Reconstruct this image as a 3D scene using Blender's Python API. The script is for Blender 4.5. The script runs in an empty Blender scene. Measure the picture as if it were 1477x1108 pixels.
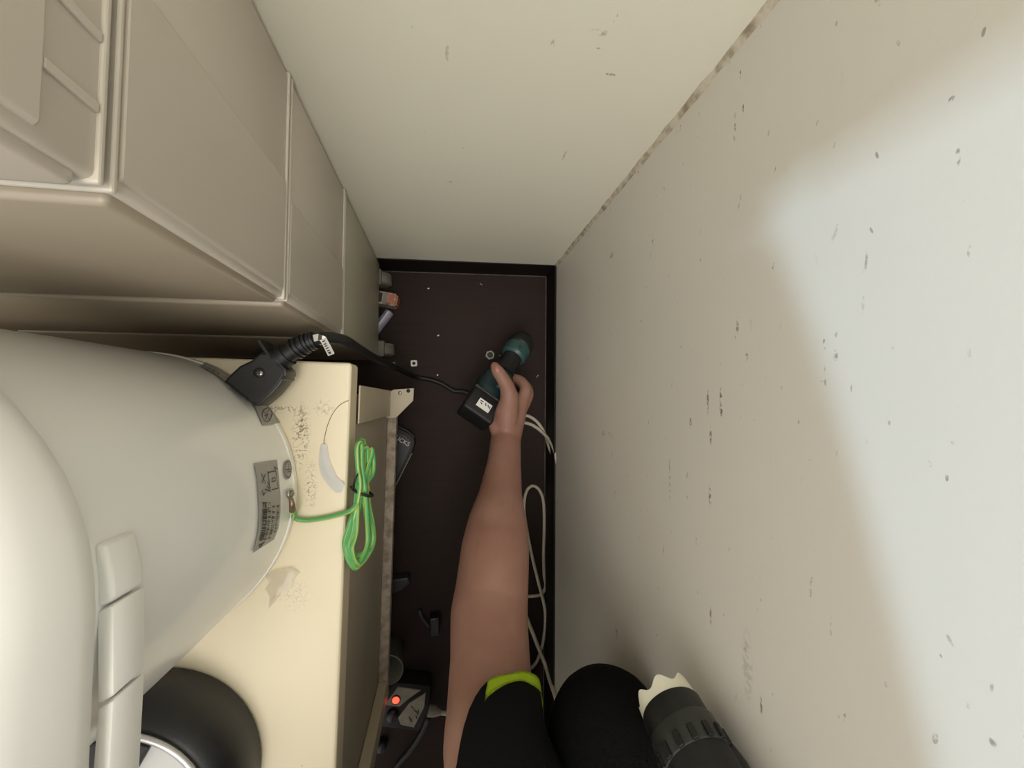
import bpy, bmesh, math, random
from mathutils import Vector, Matrix, noise
random.seed(7)
S = bpy.context.scene
C = S.collection
PI = math.pi

# ------------------------------------------------------------------ camera
W_, H_, F = 1477.0, 1108.0, 560.0
CX, CY, D = 738.5, 554.0, 0.85
NADIR = (-95.5, 24.0)                       # where the plumb line leaves the frame, from the centre
_z = Vector((-NADIR[0], NADIR[1], F)).normalized()
_x = Vector((1, 0, 0)); _x = (_x - _z * _x.dot(_z)).normalized()
_y = _z.cross(_x)
ROT = Matrix((_x, _y, _z))
EYE = Vector((0, 0, D))
cam = bpy.data.cameras.new('camera'); cam.sensor_width = 36.0; cam.sensor_fit = 'HORIZONTAL'
cam.lens = F / W_ * 36.0; cam.clip_start = 0.01
co = bpy.data.objects.new('camera', cam); C.objects.link(co)
co.matrix_world = Matrix.Translation(EYE) @ ROT.to_4x4()
S.camera = co

def at(px, py, z=0.0):
    """the point of the room at height z that the photograph shows at px, py"""
    d = ROT @ Vector((px - CX, CY - py, -F))
    return EYE + d * ((z - D) / d.z)

SK = 0.07
rw_a, rw_b = at(803, 381, SK), at(800, 1000, SK)            # foot of the right wall, along the skirting's top
bw_a, bw_b = at(525, 370, SK), at(803, 381, SK)             # foot of the back wall
def on_plane(px, py, a, b):
    n = (b - a).cross(Vector((0, 0, 1))); d = ROT @ Vector((px - CX, CY - py, -F))
    return EYE + d * ((a - EYE).dot(n) / d.dot(n))

# ------------------------------------------------------------------ world, lights, exposure
w = bpy.data.worlds.new('room_light'); S.world = w; w.use_nodes = True
bgn = w.node_tree.nodes['Background']
bgn.inputs[0].default_value = (1.0, 0.97, 0.92, 1); bgn.inputs[1].default_value = 0.52

def area(name, loc, target, size, power, col, sy=None):
    l = bpy.data.lights.new(name, 'AREA'); l.energy = power; l.color = col
    l.shape = 'RECTANGLE'; l.size = size; l.size_y = sy or size
    o = bpy.data.objects.new(name, l); C.objects.link(o); o.location = loc
    o.rotation_euler = (Vector(target) - Vector(loc)).to_track_quat('-Z', 'Y').to_euler()
    return o
area('window_daylight', (-3.0, -0.40, 0.98), (0.2, 0.0, 0.6), 0.30, 24, (0.53, 0.76, 1.0), 0.12)
area('ceiling_lamp', (0.10, -0.70, 2.3), (-0.1, 0, 0.3), 1.4, 28, (1.0, 0.97, 0.92))
S.view_settings.view_transform = 'Standard'; S.view_settings.look = 'None'
S.view_settings.gamma = 1; S.view_settings.use_curve_mapping = False
S.view_settings.exposure = 0.82

# ------------------------------------------------------------------ materials
def srgb(r, g, b):
    f = lambda c: (c / 255 / 12.92) if c <= 10 else ((c / 255 + 0.055) / 1.055) ** 2.4
    return (f(r), f(g), f(b), 1)

def mat(name, col, rough=0.6, var=0.0, scale=20, bump=0.0, bscale=200, metal=0.0, coat=0.0, col2=None, trans=0.0, emit=None, sss=0.0, spec=None):
    m = bpy.data.materials.new(name); m.use_nodes = True
    nt = m.node_tree; b = nt.nodes['Principled BSDF']
    b.inputs['Base Color'].default_value = col; b.inputs['Roughness'].default_value = rough
    b.inputs['Metallic'].default_value = metal; b.inputs['Coat Weight'].default_value = coat
    b.inputs['Coat Roughness'].default_value = 0.08
    b.inputs['Transmission Weight'].default_value = trans
    if spec is not None: b.inputs['Specular IOR Level'].default_value = spec
    if sss:
        b.inputs['Subsurface Weight'].default_value = sss; b.inputs['Subsurface Scale'].default_value = 0.01
        b.inputs['Subsurface Radius'].default_value = (1, .4, .25)
    tc = nt.nodes.new('ShaderNodeNewGeometry')
    if var or col2:
        n = nt.nodes.new('ShaderNodeTexNoise'); n.inputs['Scale'].default_value = scale; n.inputs['Detail'].default_value = 5
        nt.links.new(tc.outputs['Position'], n.inputs['Vector'])
        r = nt.nodes.new('ShaderNodeValToRGB')
        c2 = col2 or tuple(c * (1 - var) for c in col[:3]) + (1,)
        r.color_ramp.elements[0].color = c2; r.color_ramp.elements[1].color = col
        r.color_ramp.elements[0].position = 0.35; r.color_ramp.elements[1].position = 0.6
        nt.links.new(n.outputs['Fac'], r.inputs['Fac']); nt.links.new(r.outputs['Color'], b.inputs['Base Color'])
    if bump:
        n = nt.nodes.new('ShaderNodeTexNoise'); n.inputs['Scale'].default_value = bscale; n.inputs['Detail'].default_value = 4
        nt.links.new(tc.outputs['Position'], n.inputs['Vector'])
        bp = nt.nodes.new('ShaderNodeBump'); bp.inputs['Strength'].default_value = bump; bp.inputs['Distance'].default_value = 0.002
        nt.links.new(n.outputs['Fac'], bp.inputs['Height']); nt.links.new(bp.outputs['Normal'], b.inputs['Normal'])
    if emit:
        b.inputs['Emission Color'].default_value = emit[0]; b.inputs['Emission Strength'].default_value = emit[1]
    return m

def scuffed(name, col, mark, layers, rough=0.5, soil=None, spots=(), marks=()):
    """painted board with scattered scuff marks; layers = (stretch xyz, scale, radius, density)"""
    m = bpy.data.materials.new(name); m.use_nodes = True
    nt = m.node_tree; N = nt.nodes; L = nt.links; b = N['Principled BSDF']
    b.inputs['Roughness'].default_value = rough
    g = N.new('ShaderNodeNewGeometry')
    def math_(op, a, c=None, clamp=False):
        n = N.new('ShaderNodeMath'); n.operation = op; n.use_clamp = clamp
        for i, v in enumerate((a, c)):
            if v is None: continue
            if isinstance(v, (int, float)): n.inputs[i].default_value = v
            else: L.new(v, n.inputs[i])
        return n.outputs[0]
    big = N.new('ShaderNodeTexNoise'); big.inputs['Scale'].default_value = 5; big.inputs['Detail'].default_value = 4
    L.new(g.outputs['Position'], big.inputs['Vector'])
    mix0 = N.new('ShaderNodeMix'); mix0.data_type = 'RGBA'
    mix0.inputs[6].default_value = col; mix0.inputs[7].default_value = soil or tuple(c * 0.93 for c in col[:3]) + (1,)
    L.new(big.outputs['Fac'], mix0.inputs[0])
    cur = mix0.outputs[2]
    fine = N.new('ShaderNodeTexNoise'); fine.inputs['Scale'].default_value = 260; fine.inputs['Detail'].default_value = 3
    L.new(g.outputs['Position'], fine.inputs['Vector'])
    for (st, sc, rad, dens, k) in layers:
        wob = N.new('ShaderNodeTexNoise'); wob.inputs['Scale'].default_value = 30
        L.new(g.outputs['Position'], wob.inputs['Vector'])
        wm = N.new('ShaderNodeVectorMath'); wm.operation = 'MULTIPLY_ADD'
        L.new(wob.outputs['Color'], wm.inputs[0]); wm.inputs[1].default_value = (.02, .02, .02); L.new(g.outputs['Position'], wm.inputs[2])
        mp = N.new('ShaderNodeMapping'); mp.inputs['Scale'].default_value = st; L.new(wm.outputs[0], mp.inputs['Vector'])
        v = N.new('ShaderNodeTexVoronoi'); v.inputs['Scale'].default_value = sc; L.new(mp.outputs[0], v.inputs['Vector'])
        sep = N.new('ShaderNodeSeparateColor'); L.new(v.outputs['Color'], sep.inputs[0])
        pick = math_('LESS_THAN', sep.outputs[0], dens)
        edge = math_('MULTIPLY', math_('SUBTRACT', rad, v.outputs['Distance']), 6.0 / rad, True)
        rag = math_('MULTIPLY', math_('SUBTRACT', fine.outputs['Fac'], 0.42), 7.0, True)
        f = math_('MULTIPLY', math_('MULTIPLY', edge, pick), math_('MULTIPLY', rag, math_('MULTIPLY', sep.outputs[1], k)), True)
        mx = N.new('ShaderNodeMix'); mx.data_type = 'RGBA'; L.new(f, mx.inputs[0]); L.new(cur, mx.inputs[6]); mx.inputs[7].default_value = mark
        cur = mx.outputs[2]
    for (p, r, sc, lo, k) in spots:              # dusty cobweb smears with a place of their own
        vd = N.new('ShaderNodeVectorMath'); vd.operation = 'SUBTRACT'; L.new(g.outputs['Position'], vd.inputs[0]); vd.inputs[1].default_value = p
        vs = N.new('ShaderNodeVectorMath'); vs.operation = 'MULTIPLY'; L.new(vd.outputs[0], vs.inputs[0]); vs.inputs[1].default_value = (1 / r[0], 1 / r[1], 1)
        ln = N.new('ShaderNodeVectorMath'); ln.operation = 'LENGTH'; L.new(vs.outputs[0], ln.inputs[0])
        mask = math_('MULTIPLY', math_('SUBTRACT', 1.0, ln.outputs['Value']), 1.6, True)
        n = N.new('ShaderNodeTexNoise'); n.inputs['Scale'].default_value = sc; n.inputs['Detail'].default_value = 6; L.new(g.outputs['Position'], n.inputs['Vector'])
        rid = math_('ABSOLUTE', math_('SUBTRACT', n.outputs['Fac'], 0.5))
        line = math_('MULTIPLY', math_('SUBTRACT', lo, rid), 1.0 / lo, True)
        f = math_('MULTIPLY', math_('MULTIPLY', line, mask), k, True)
        mx = N.new('ShaderNodeMix'); mx.data_type = 'RGBA'; L.new(f, mx.inputs[0]); L.new(cur, mx.inputs[6]); mx.inputs[7].default_value = mark
        cur = mx.outputs[2]
    for (p, r, k) in marks:                      # single scuffs with a place of their own
        vd = N.new('ShaderNodeVectorMath'); vd.operation = 'SUBTRACT'; L.new(g.outputs['Position'], vd.inputs[0]); vd.inputs[1].default_value = p
        vs = N.new('ShaderNodeVectorMath'); vs.operation = 'MULTIPLY'; L.new(vd.outputs[0], vs.inputs[0]); vs.inputs[1].default_value = tuple(1 / q for q in r)
        ln = N.new('ShaderNodeVectorMath'); ln.operation = 'LENGTH'; L.new(vs.outputs[0], ln.inputs[0])
        mask = math_('MULTIPLY', math_('SUBTRACT', 1.0, ln.outputs['Value']), 2.2, True)
        rag = math_('MULTIPLY', math_('SUBTRACT', fine.outputs['Fac'], 0.44), 9.0, True)
        f = math_('MULTIPLY', math_('MULTIPLY', rag, mask), k, True)
        mx = N.new('ShaderNodeMix'); mx.data_type = 'RGBA'; L.new(f, mx.inputs[0]); L.new(cur, mx.inputs[6]); mx.inputs[7].default_value = mark
        cur = mx.outputs[2]
    L.new(cur, b.inputs['Base Color'])
    bp = N.new('ShaderNodeBump'); bp.inputs['Strength'].default_value = 0.08; bp.inputs['Distance'].default_value = 0.001
    L.new(fine.outputs['Fac'], bp.inputs['Height']); L.new(bp.outputs['Normal'], b.inputs['Normal'])
    return m

M = {}
M['wall'] = scuffed('painted_wall', srgb(224, 219, 208), srgb(122, 113, 99),
    [((0, .22, 1), 95, .09, .05, .6), ((0, .6, 1), 60, .05, .08, .6), ((0, .15, 1), 140, .13, .035, .7), ((0, 1, .35), 75, .05, .05, .45), ((0, .4, 1), 190, .15, .05, .7)],
    marks=[(on_plane(px, py, rw_a, rw_b), (.1, on_plane(px, py, rw_a, rw_b).length * 0 + hy, hz), k) for px, py, hy, hz, k in (
        (1068, 107, .005, .0009, 1), (1072, 156, .004, .0010, 1), (1060, 180, .009, .0009, .9), (1373, 143, .0016, .0015, 1), (1382, 225, .005, .0010, .7), (1064, 470, .008, .0014, .7),
        (1077, 515, .0035, .0016, 1), (1021, 580, .012, .0016, .9), (1040, 578, .014, .0018, 1), (1040, 592, .006, .0022, 1), (996, 610, .006, .0018, .9), (1025, 628, .010, .0016, .9), (1024, 716, .010, .0018, 1),
        (966, 690, .03, .0016, .5), (870, 625, .004, .006, .9), (880, 626, .003, .012, .4), (1077, 818, .0012, .0012, 1), (1025, 888, .009, .0016, .8), (889, 911, .012, .004, .6), (1098, 1020, .009, .0012, .9),
        (1355, 946, .0012, .0012, 1), (1189, 496, .004, .0011, .9), (1190, 545, .008, .0008, .6), (882, 369, .004, .007, .6), (942, 348, .006, .0022, .8), (1432, 1071, .002, .0014, .7), (1228, 560, .003, .0006, .6), (1205, 512, .004, .0018, .7), (1078, 960, .03, .006, .25))])
M['wall_back'] = scuffed('painted_wall_back', srgb(228, 224, 206), srgb(128, 120, 104),
    [((.35, 0, 1), 34, .10, .10, .8), ((1, 0, .5), 44, .08, .08, .7), ((.9, 0, 1), 70, .09, .07, .9)],
    marks=[(on_plane(px, py, bw_a, bw_b), (hx, .1, hz), k) for px, py, hx, hz, k in (
        (880, 104, .006, .0014, 1), (865, 43, .010, .003, .5), (888, 22, .0012, .004, .6), (818, 196, .0010, .0012, 1), (814, 222, .0015, .010, .6), (796, 62, .002, .006, .5), (650, 260, .006, .003, .5), (645, 72, .002, .010, .4), (863, 66, .002, .001, .8), (910, 36, .001, .001, .9), (668, 211, .001, .001, .9))])
M['caulk'] = mat('corner_caulk', srgb(200, 190, 170), .8, col2=srgb(148, 136, 114), scale=90, bump=.6, bscale=90)
M['skirting'] = mat('dark_skirting', srgb(26, 20, 18), .6, .25, 30, spec=.25)
M['dirt_line'] = mat('dusty_joint', srgb(88, 80, 74), .9, .4, 80)
def floor_mat():
    m = mat('dark_floor', srgb(50, 38, 34), .7, .22, 6)
    nt = m.node_tree; b = nt.nodes['Principled BSDF']
    g = nt.nodes.new('ShaderNodeNewGeometry'); mp = nt.nodes.new('ShaderNodeMapping'); mp.inputs['Scale'].default_value = (3, 40, 1)
    nt.links.new(g.outputs['Position'], mp.inputs[0])
    n = nt.nodes.new('ShaderNodeTexNoise'); n.inputs['Scale'].default_value = 3; n.inputs['Detail'].default_value = 6
    nt.links.new(mp.outputs[0], n.inputs['Vector'])
    r = nt.nodes.new('ShaderNodeValToRGB'); r.color_ramp.elements[0].color = srgb(39, 28, 24); r.color_ramp.elements[1].color = srgb(50, 37, 32); b.inputs['Specular IOR Level'].default_value = .25
    nt.links.new(n.outputs['Fac'], r.inputs[0]); nt.links.new(r.outputs[0], b.inputs['Base Color'])
    return m
M['floor'] = floor_mat()
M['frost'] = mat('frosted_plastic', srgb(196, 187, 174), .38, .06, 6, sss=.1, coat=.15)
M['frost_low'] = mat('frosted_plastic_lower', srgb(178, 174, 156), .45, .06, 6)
M['frost_shaded'] = mat('frosted_plastic_shaded', srgb(158, 146, 128), .42, .08, 6, coat=.1)  # darker frost: shade on the drawer fronts put into the colour
M['frost_rim'] = mat('frosted_plastic_rim', srgb(200, 192, 178), .4, .08, 30)
M['caster'] = mat('grey_caster', srgb(120, 114, 106), .5)
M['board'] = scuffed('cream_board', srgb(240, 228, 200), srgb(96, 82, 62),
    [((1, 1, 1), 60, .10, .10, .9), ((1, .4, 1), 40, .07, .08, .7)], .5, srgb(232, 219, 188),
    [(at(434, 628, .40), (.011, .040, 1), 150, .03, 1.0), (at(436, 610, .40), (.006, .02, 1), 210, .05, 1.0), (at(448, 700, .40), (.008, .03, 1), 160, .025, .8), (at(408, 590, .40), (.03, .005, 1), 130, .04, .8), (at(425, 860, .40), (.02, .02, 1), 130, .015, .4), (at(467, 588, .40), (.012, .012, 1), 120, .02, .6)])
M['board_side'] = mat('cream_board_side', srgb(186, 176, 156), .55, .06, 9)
M['ledge'] = mat('dirty_ledge', srgb(196, 182, 166), .8, col2=srgb(150, 134, 118), scale=70, bump=.3)
M['steel_cream'] = mat('cream_steel', srgb(206, 194, 170), .45, .05, 12)
M['pot'] = mat('pot_enamel', srgb(249, 249, 245), .35, coat=.3)
M['pot_lid'] = mat('pot_lid_plastic', srgb(246, 245, 240), .42)
M['pot_base'] = mat('pot_base_plastic', srgb(242, 240, 232), .35)
M['sticker'] = mat('grey_sticker', srgb(168, 165, 160), .45, .05, 60)
M['ink'] = mat('black_ink', srgb(46, 44, 44), .6)
M['black'] = mat('black_plastic', srgb(27, 28, 29), .42, .1, 40, bump=.1, bscale=500)
M['black_dark'] = mat('black_rubber', srgb(18, 18, 18), .55)
M['plug_side'] = mat('plug_grey_edge', srgb(92, 86, 76), .5)
M['steel'] = mat('steel', srgb(190, 186, 178), .3, metal=1.0)
M['brass'] = mat('dull_terminal', srgb(150, 130, 110), .4, metal=.9)
M['nutmetal'] = mat('nut_metal', srgb(176, 170, 150), .5)
M['white_tag'] = mat('white_tag', srgb(232, 230, 224), .6)
M['green'] = mat('green_insulation', srgb(88, 164, 94), .4, coat=.2)
M['yellow'] = mat('yellow_stripe', srgb(178, 188, 84), .4, coat=.2)
M['tape'] = mat('white_tape', srgb(250, 249, 247), .5)
M['film'] = mat('clear_film', srgb(236, 228, 210), .15, coat=.3)
M['film'].node_tree.nodes['Principled BSDF'].inputs['Alpha'].default_value = .38
M['hair'] = mat('hair_strand', srgb(120, 106, 84), .6)
M['skin'] = mat('skin', srgb(150, 112, 97), .55, col2=srgb(140, 100, 85), scale=14, bump=.12, bscale=350, sss=.12)
M['nail'] = mat('nail', srgb(160, 106, 96), .35)
M['shirt'] = mat('black_shirt', srgb(8, 8, 9), .9, bump=.35, bscale=600, spec=.15)
M['neon'] = mat('neon_trim', srgb(196, 226, 46), .7, bump=.25, bscale=600)
M['trousers'] = mat('black_trousers', srgb(12, 12, 12), .95, bump=.5, bscale=450, spec=.12)
M['hairdark'] = mat('black_hair', srgb(20, 18, 17), .6)
M['teal'] = mat('teal_plastic', srgb(24, 44, 47), .4)
M['teal_light'] = mat('teal_plastic_light', srgb(48, 78, 78), .42)
M['charcoal'] = mat('charcoal_plastic', srgb(50, 52, 50), .36, .1, 60)
M['ivory'] = mat('ivory_plastic', srgb(240, 234, 214), .35, sss=.15)
M['cable'] = mat('beige_cable', srgb(206, 196, 176), .5, .12, 60)
M['lavender'] = mat('lavender_wrap', srgb(150, 146, 172), .3, coat=.3)
M['print'] = mat('printed_card', srgb(196, 180, 160), .5, col2=srgb(110, 84, 76), scale=120)
M['orange'] = mat('orange_card', srgb(196, 120, 90), .5, .3, 120)
M['led'] = mat('red_led', srgb(255, 60, 40), .4, emit=((1, .03, .015, 1), 3.5))
M['greyplate'] = mat('grey_plate', srgb(150, 142, 130), .5, .2, 60)
M['darkgrey'] = mat('dark_grey_plastic', srgb(48, 47, 47), .5)
M['silver'] = mat('silver_rim', srgb(205, 204, 204), .35, metal=.7)
M['silverdish'] = mat('silver_dish', srgb(196, 194, 190), .45, .05, 12)
M['cup'] = mat('cloudy_cup', srgb(134, 134, 122), .3, trans=.2)

# ------------------------------------------------------------------ mesh helpers (all coordinates are room coordinates)
def link(name, me, m, parent=None, smooth=False):
    o = bpy.data.objects.new(name, me); C.objects.link(o)
    for k in (m if isinstance(m, (list, tuple)) else [m]): me.materials.append(k)
    if parent:
        o.parent = parent
        base = parent.location.copy(); p = parent.parent
        while p: base += p.location; p = p.parent
        me.transform(Matrix.Translation(-base))
    if smooth:
        for p in me.polygons: p.use_smooth = True
    return o

def obj(name, bm, m, parent=None, smooth=False, bevel=0.0, seg=2, auto=None):
    if bevel:
        bmesh.ops.remove_doubles(bm, verts=bm.verts, dist=1e-6)
        es = [e for e in bm.edges if len(e.link_faces) == 2 and e.calc_face_angle(0) > 0.5]
        bmesh.ops.bevel(bm, geom=es, offset=bevel, segments=seg, affect='EDGES', profile=0.5, clamp_overlap=True)
    bmesh.ops.recalc_face_normals(bm, faces=bm.faces)
    me = bpy.data.meshes.new(name); bm.to_mesh(me); bm.free()
    o = link(name, me, m, parent, smooth)
    if auto:
        for p in me.polygons: p.use_smooth = True
        me.set_sharp_from_angle(angle=auto)
    return o

def thing(name, label, cat, loc, group=None):
    o = bpy.data.objects.new(name, None); C.objects.link(o); o.location = loc
    o.empty_display_size = .02
    o['label'] = label; o['category'] = cat
    if group: o['group'] = group
    return o
def tag(o, label, cat, group=None):
    o['label'] = label; o['category'] = cat
    if group: o['group'] = group
    return o
def struct(o, label=None):
    o['kind'] = 'structure'
    if label: o['label'] = label
    return o

def hexa(bm, bot, top):
    """prism between two loops of points"""
    b = [bm.verts.new(p) for p in bot]; t = [bm.verts.new(p) for p in top]; n = len(b)
    bm.faces.new(b[::-1]); bm.faces.new(t)
    for i in range(n): bm.faces.new((b[i], b[(i + 1) % n], t[(i + 1) % n], t[i]))
    return bm
def prism(poly, z0, z1, bm=None):
    bm = bm or bmesh.new()
    return hexa(bm, [Vector((p[0], p[1], z0)) for p in poly], [Vector((p[0], p[1], z1)) for p in poly])
def box(x0, x1, y0, y1, z0, z1, bm=None):
    return prism([(x0, y0), (x1, y0), (x1, y1), (x0, y1)], z0, z1, bm)
def obox(c, ax, ay, az, hx, hy, hz, bm=None):
    """box about c along three unit axes with half sizes"""
    bm = bm or bmesh.new()
    q = lambda k: [c + ax * (hx * sx) + ay * (hy * sy) + az * (hz * k) for sx, sy in ((-1, -1), (1, -1), (1, 1), (-1, 1))]
    return hexa(bm, q(-1), q(1))

def smooth_path(pts, n=8):
    P = [Vector(p) for p in pts]; out = []
    P = [P[0] * 2 - P[1]] + P + [P[-1] * 2 - P[-2]]
    for i in range(1, len(P) - 2):
        for k in range(n):
            t = k / n; a, b, c, d = P[i - 1:i + 3]
            out.append(.5 * ((2 * b) + (c - a) * t + (2 * a - 5 * b + 4 * c - d) * t * t + (3 * b - a - 3 * c + d) * t ** 3))
    out.append(P[-2]); return out
def interp(vals, n):
    out = []
    for i in range(len(vals) - 1):
        for k in range(n): 
            t = k / n; t = t * t * (3 - 2 * t) if False else t
            out.append(vals[i] * (1 - t) + vals[i + 1] * t)
    out.append(vals[-1]); return out
def frames(P):
    T = [(P[min(i + 1, len(P) - 1)] - P[max(i - 1, 0)]).normalized() for i in range(len(P))]
    u = T[0].cross(Vector((0, 0, 1)))
    if u.length < 1e-3: u = T[0].cross(Vector((0, 1, 0)))
    u.normalize(); U = []
    for t in T:
        u = (u - t * u.dot(t)).normalized(); U.append(u.copy())
    return T, U
def tube(P, R, n=10, bm=None, cap=True, flat=1.0, roundcap=False):
    """tube through P; R a radius or one per point"""
    bm = bm or bmesh.new()
    P = [Vector(p) for p in P]
    R = [R] * len(P) if isinstance(R, (int, float)) else list(R)
    if roundcap:
        t0 = (P[0] - P[1]).normalized(); t1 = (P[-1] - P[-2]).normalized(); r0, r1 = R[0], R[-1]
        a = [(.3, 1.0), (.6, .8), (.85, .53), (.97, .22)]
        P = [P[0] + t0 * r0 * k for k, _ in a][::-1] + P + [P[-1] + t1 * r1 * k for k, _ in a]
        R = [r0 * max(s if k != .3 else .954, .05) for k, s in a][::-1] + R + [r1 * max(s if k != .3 else .954, .05) for k, s in a]
    T, U = frames(P); rings = []
    for p, t, u, r in zip(P, T, U, R):
        v = t.cross(u)
        rings.append([bm.verts.new(p + u * (r * math.cos(2 * PI * k / n)) + v * (r * flat * math.sin(2 * PI * k / n))) for k in range(n)])
    for a, b in zip(rings, rings[1:]):
        for k in range(n): bm.faces.new((a[k], a[(k + 1) % n], b[(k + 1) % n], b[k]))
    if cap: bm.faces.new(rings[0][::-1]); bm.faces.new(rings[-1])
    return bm
def lathe(prof, c, axis=Vector((0, 0, 1)), n=48, bm=None, sx=None):
    """profile (radius, height) turned about axis through c"""
    bm = bm or bmesh.new(); axis = axis.normalized()
    u = axis.cross(Vector((0, 1, 0)) if abs(axis.y) < .9 else Vector((1, 0, 0))).normalized(); v = axis.cross(u)
    rings = []
    for r, h in prof:
        if r < 1e-6: rings.append([bm.verts.new(c + axis * h)])
        else: rings.append([bm.verts.new(c + axis * h + u * (r * math.cos(2 * PI * k / n)) + v * (r * math.sin(2 * PI * k / n))) for k in range(n)])
    for a, b in zip(rings, rings[1:]):
        if len(a) == 1 and len(b) == 1: continue
        for k in range(n):
            k2 = (k + 1) % n
            if len(a) == 1: bm.faces.new((a[0], b[k2], b[k]))
            elif len(b) == 1: bm.faces.new((a[k], a[k2], b[0]))
            else: bm.faces.new((a[k], a[k2], b[k2], b[k]))
    return bm
def ring_path(c, a, b, u, v, n=40):
    return [c + u * (a * math.cos(2 * PI * k / n)) + v * (b * math.sin(2 * PI * k / n)) for k in range(n + 1)]
def text_mesh(name, s, size, m, parent, o, ux, uy, off=0.0003, align='CENTER', shear=0.0):
    """flat lettering: origin o, text runs along ux, its up is uy"""
    cu = bpy.data.curves.new(name, 'FONT'); cu.body = s; cu.size = size; cu.align_x = align; cu.align_y = 'CENTER'; cu.shear = shear; cu.resolution_u = 3
    to = bpy.data.objects.new(name + '_source', cu); C.objects.link(to)
    dg = bpy.context.evaluated_depsgraph_get(); dg.update()
    me = bpy.data.meshes.new_from_object(to.evaluated_get(dg))
    bpy.data.objects.remove(to, do_unlink=True); bpy.data.curves.remove(cu)
    n = ux.cross(uy).normalized()
    for v in me.vertices: v.co = o + ux * v.co.x + uy * v.co.y + n * off
    me.name = name; me.materials.clear()
    return link(name, me, m, parent)
Z = Vector((0, 0, 1))

# ================================================================== the setting
def on_line(a, b, t): return a + (b - a) * t
dR = (rw_b - rw_a); dR.z = 0; dR.normalize()
dB = (bw_a - bw_b); dB.z = 0; dB.normalize()
corner = Vector((rw_a.x, rw_a.y, 0))
R_far = corner + dR * 2.2; B_far = corner + dB * 1.3
nR = Vector((-dR.y, dR.x, 0)); nR = nR if nR.x > 0 else -nR
nB = Vector((-dB.y, dB.x, 0)); nB = nB if nB.y > 0 else -nB
def wall(name, a, b, n, m, z1=2.4, t=.08, z0=0, base=None):
    poly = [a, b, b + n * t, a + n * t]
    return struct(obj(name, prism([(p.x, p.y) for p in poly], z0, z1), m))
wall('wall_right', corner, R_far, nR, M['wall'])
wall('wall_back', corner + nR * .08, B_far, nB, M['wall_back'])
fl = [corner + (nR + nB) * .08, R_far + nR * .08, Vector((B_far.x, R_far.y, 0)), B_far + nB * .08]
struct(obj('floor', prism([(p.x, p.y) for p in fl], -.04, 0), M['floor']))
wl = [(-1.03, .55), (-.95, .55), (-.95, -1.6), (-1.03, -1.6)]  # low wall and sill added out of view to block low daylight
struct(obj('blocker_wall_left', prism(wl, 0, .705), M['wall_back']))
struct(obj('blocker_sill', prism([(-1.04, .55), (-.935, .55), (-.935, -1.6), (-1.04, -1.6)], .705, .725), M['wall_back'], bevel=.003), 'added sill blocking low daylight from the left')  # added sill on top of the unseen light-blocking wall
# skirtings: foot lines read off the floor
sk_t = .004
def skirting(name, a, b, n):
    o = struct(obj(name, prism([(p.x, p.y) for p in (a - n * sk_t, b - n * sk_t, b, a)], 0, SK), M['skirting'], bevel=.0015))
    d = obj('dust_line', prism([(p.x, p.y) for p in (a - n * (sk_t + .0022), b - n * (sk_t + .0022), b - n * (sk_t - .0005), a - n * (sk_t - .0005))], 0, .0012), M['dirt_line'], o)
    return o
skirting('baseboard_right', corner - nB * sk_t, R_far, nR)
skirting('baseboard_back', corner, B_far, nB)
# caulked joint up the corner
bm = bmesh.new()
cp = []
for k in range(160):
    z = SK + k * (2.3 - SK) / 159
    wv = .0075 + .0022 * noise.noise(Vector((z * 38, 0, 3))) + .001 * noise.noise(Vector((z * 160, 5, 3)))
    cp.append((corner + Vector((0, 0, z)), wv))
rows = [[bm.verts.new(p + q) for q in (dB * w_ , (dB + dR) * (w_ * .42), dR * w_)] for p, w_ in cp]
for a, b in zip(rows, rows[1:]):
    for k in range(2): bm.faces.new((a[k], a[k + 1], b[k + 1], b[k]))
struct(obj('trim_1', bm, M['caulk'], smooth=True), 'caulked joint in the wall corner')

# ================================================================== drawer tower
front_edge = [(at(140, 275, .687)), at(405, 433, .505), at(488, 488, .32)]
TX = sum(p.x for p in front_edge) / 3; TY = sum(p.y for p in front_edge) / 3
print('tower', [tuple(round(c, 3) for c in p) for p in front_edge])
TB = (at(531, 374, .05).y - .006)
t = thing('drawer_tower', 'tall stack of frosted plastic drawers on grey casters against the back wall', 'drawers', (TX - .16, (TY + TB) / 2, 0))
TL = TX - .36
levels = [.045, .321, .503, .676, .90]
for i in range(4):
    z0, z1 = levels[i], levels[i + 1]
    m_ = M['frost_low'] if i == 0 else M['frost']
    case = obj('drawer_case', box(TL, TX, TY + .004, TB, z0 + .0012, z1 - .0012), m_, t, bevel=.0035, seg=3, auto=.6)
    for nm, za, zb_ in (('rim', z0 + .0016, z0 + .0046), ('rim', z1 - .0046, z1 - .0016))[0 if i else 1:]:
        obj(nm, box(TL - .001, TX + .0016, TY + .003, TB + .001, za, zb_), M['frost_rim'], case, bevel=.001)
    if i:
        ya = TY + (.100 if i == 2 else .09)
        zl = z0 + (.026 if i == 3 else .006)
        obj('side_panel', prism([(TX - .001, TY + .008), (TX + .0016, TY + .011), (TX + .0016, ya), (TX - .001, ya + .004)], zl, z1 - .006), m_, case, bevel=.001)
        if i == 3:
            for yy in (TY + .03, TY + .058): obj('side_rib', box(TX - .001, TX + .0014, yy, yy + .004, z0 + .005, zl), m_, case, bevel=.0006)
    d = obj('drawer', box(TL + .004, TX - .003, TY - .001, TY + .05, z0 + .007, z1 - .005), M['frost_shaded'] if i < 3 else M['frost'], t, bevel=.003, seg=3, auto=.6)  # lower fronts carry painted shade, the top one the plain frost
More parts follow.
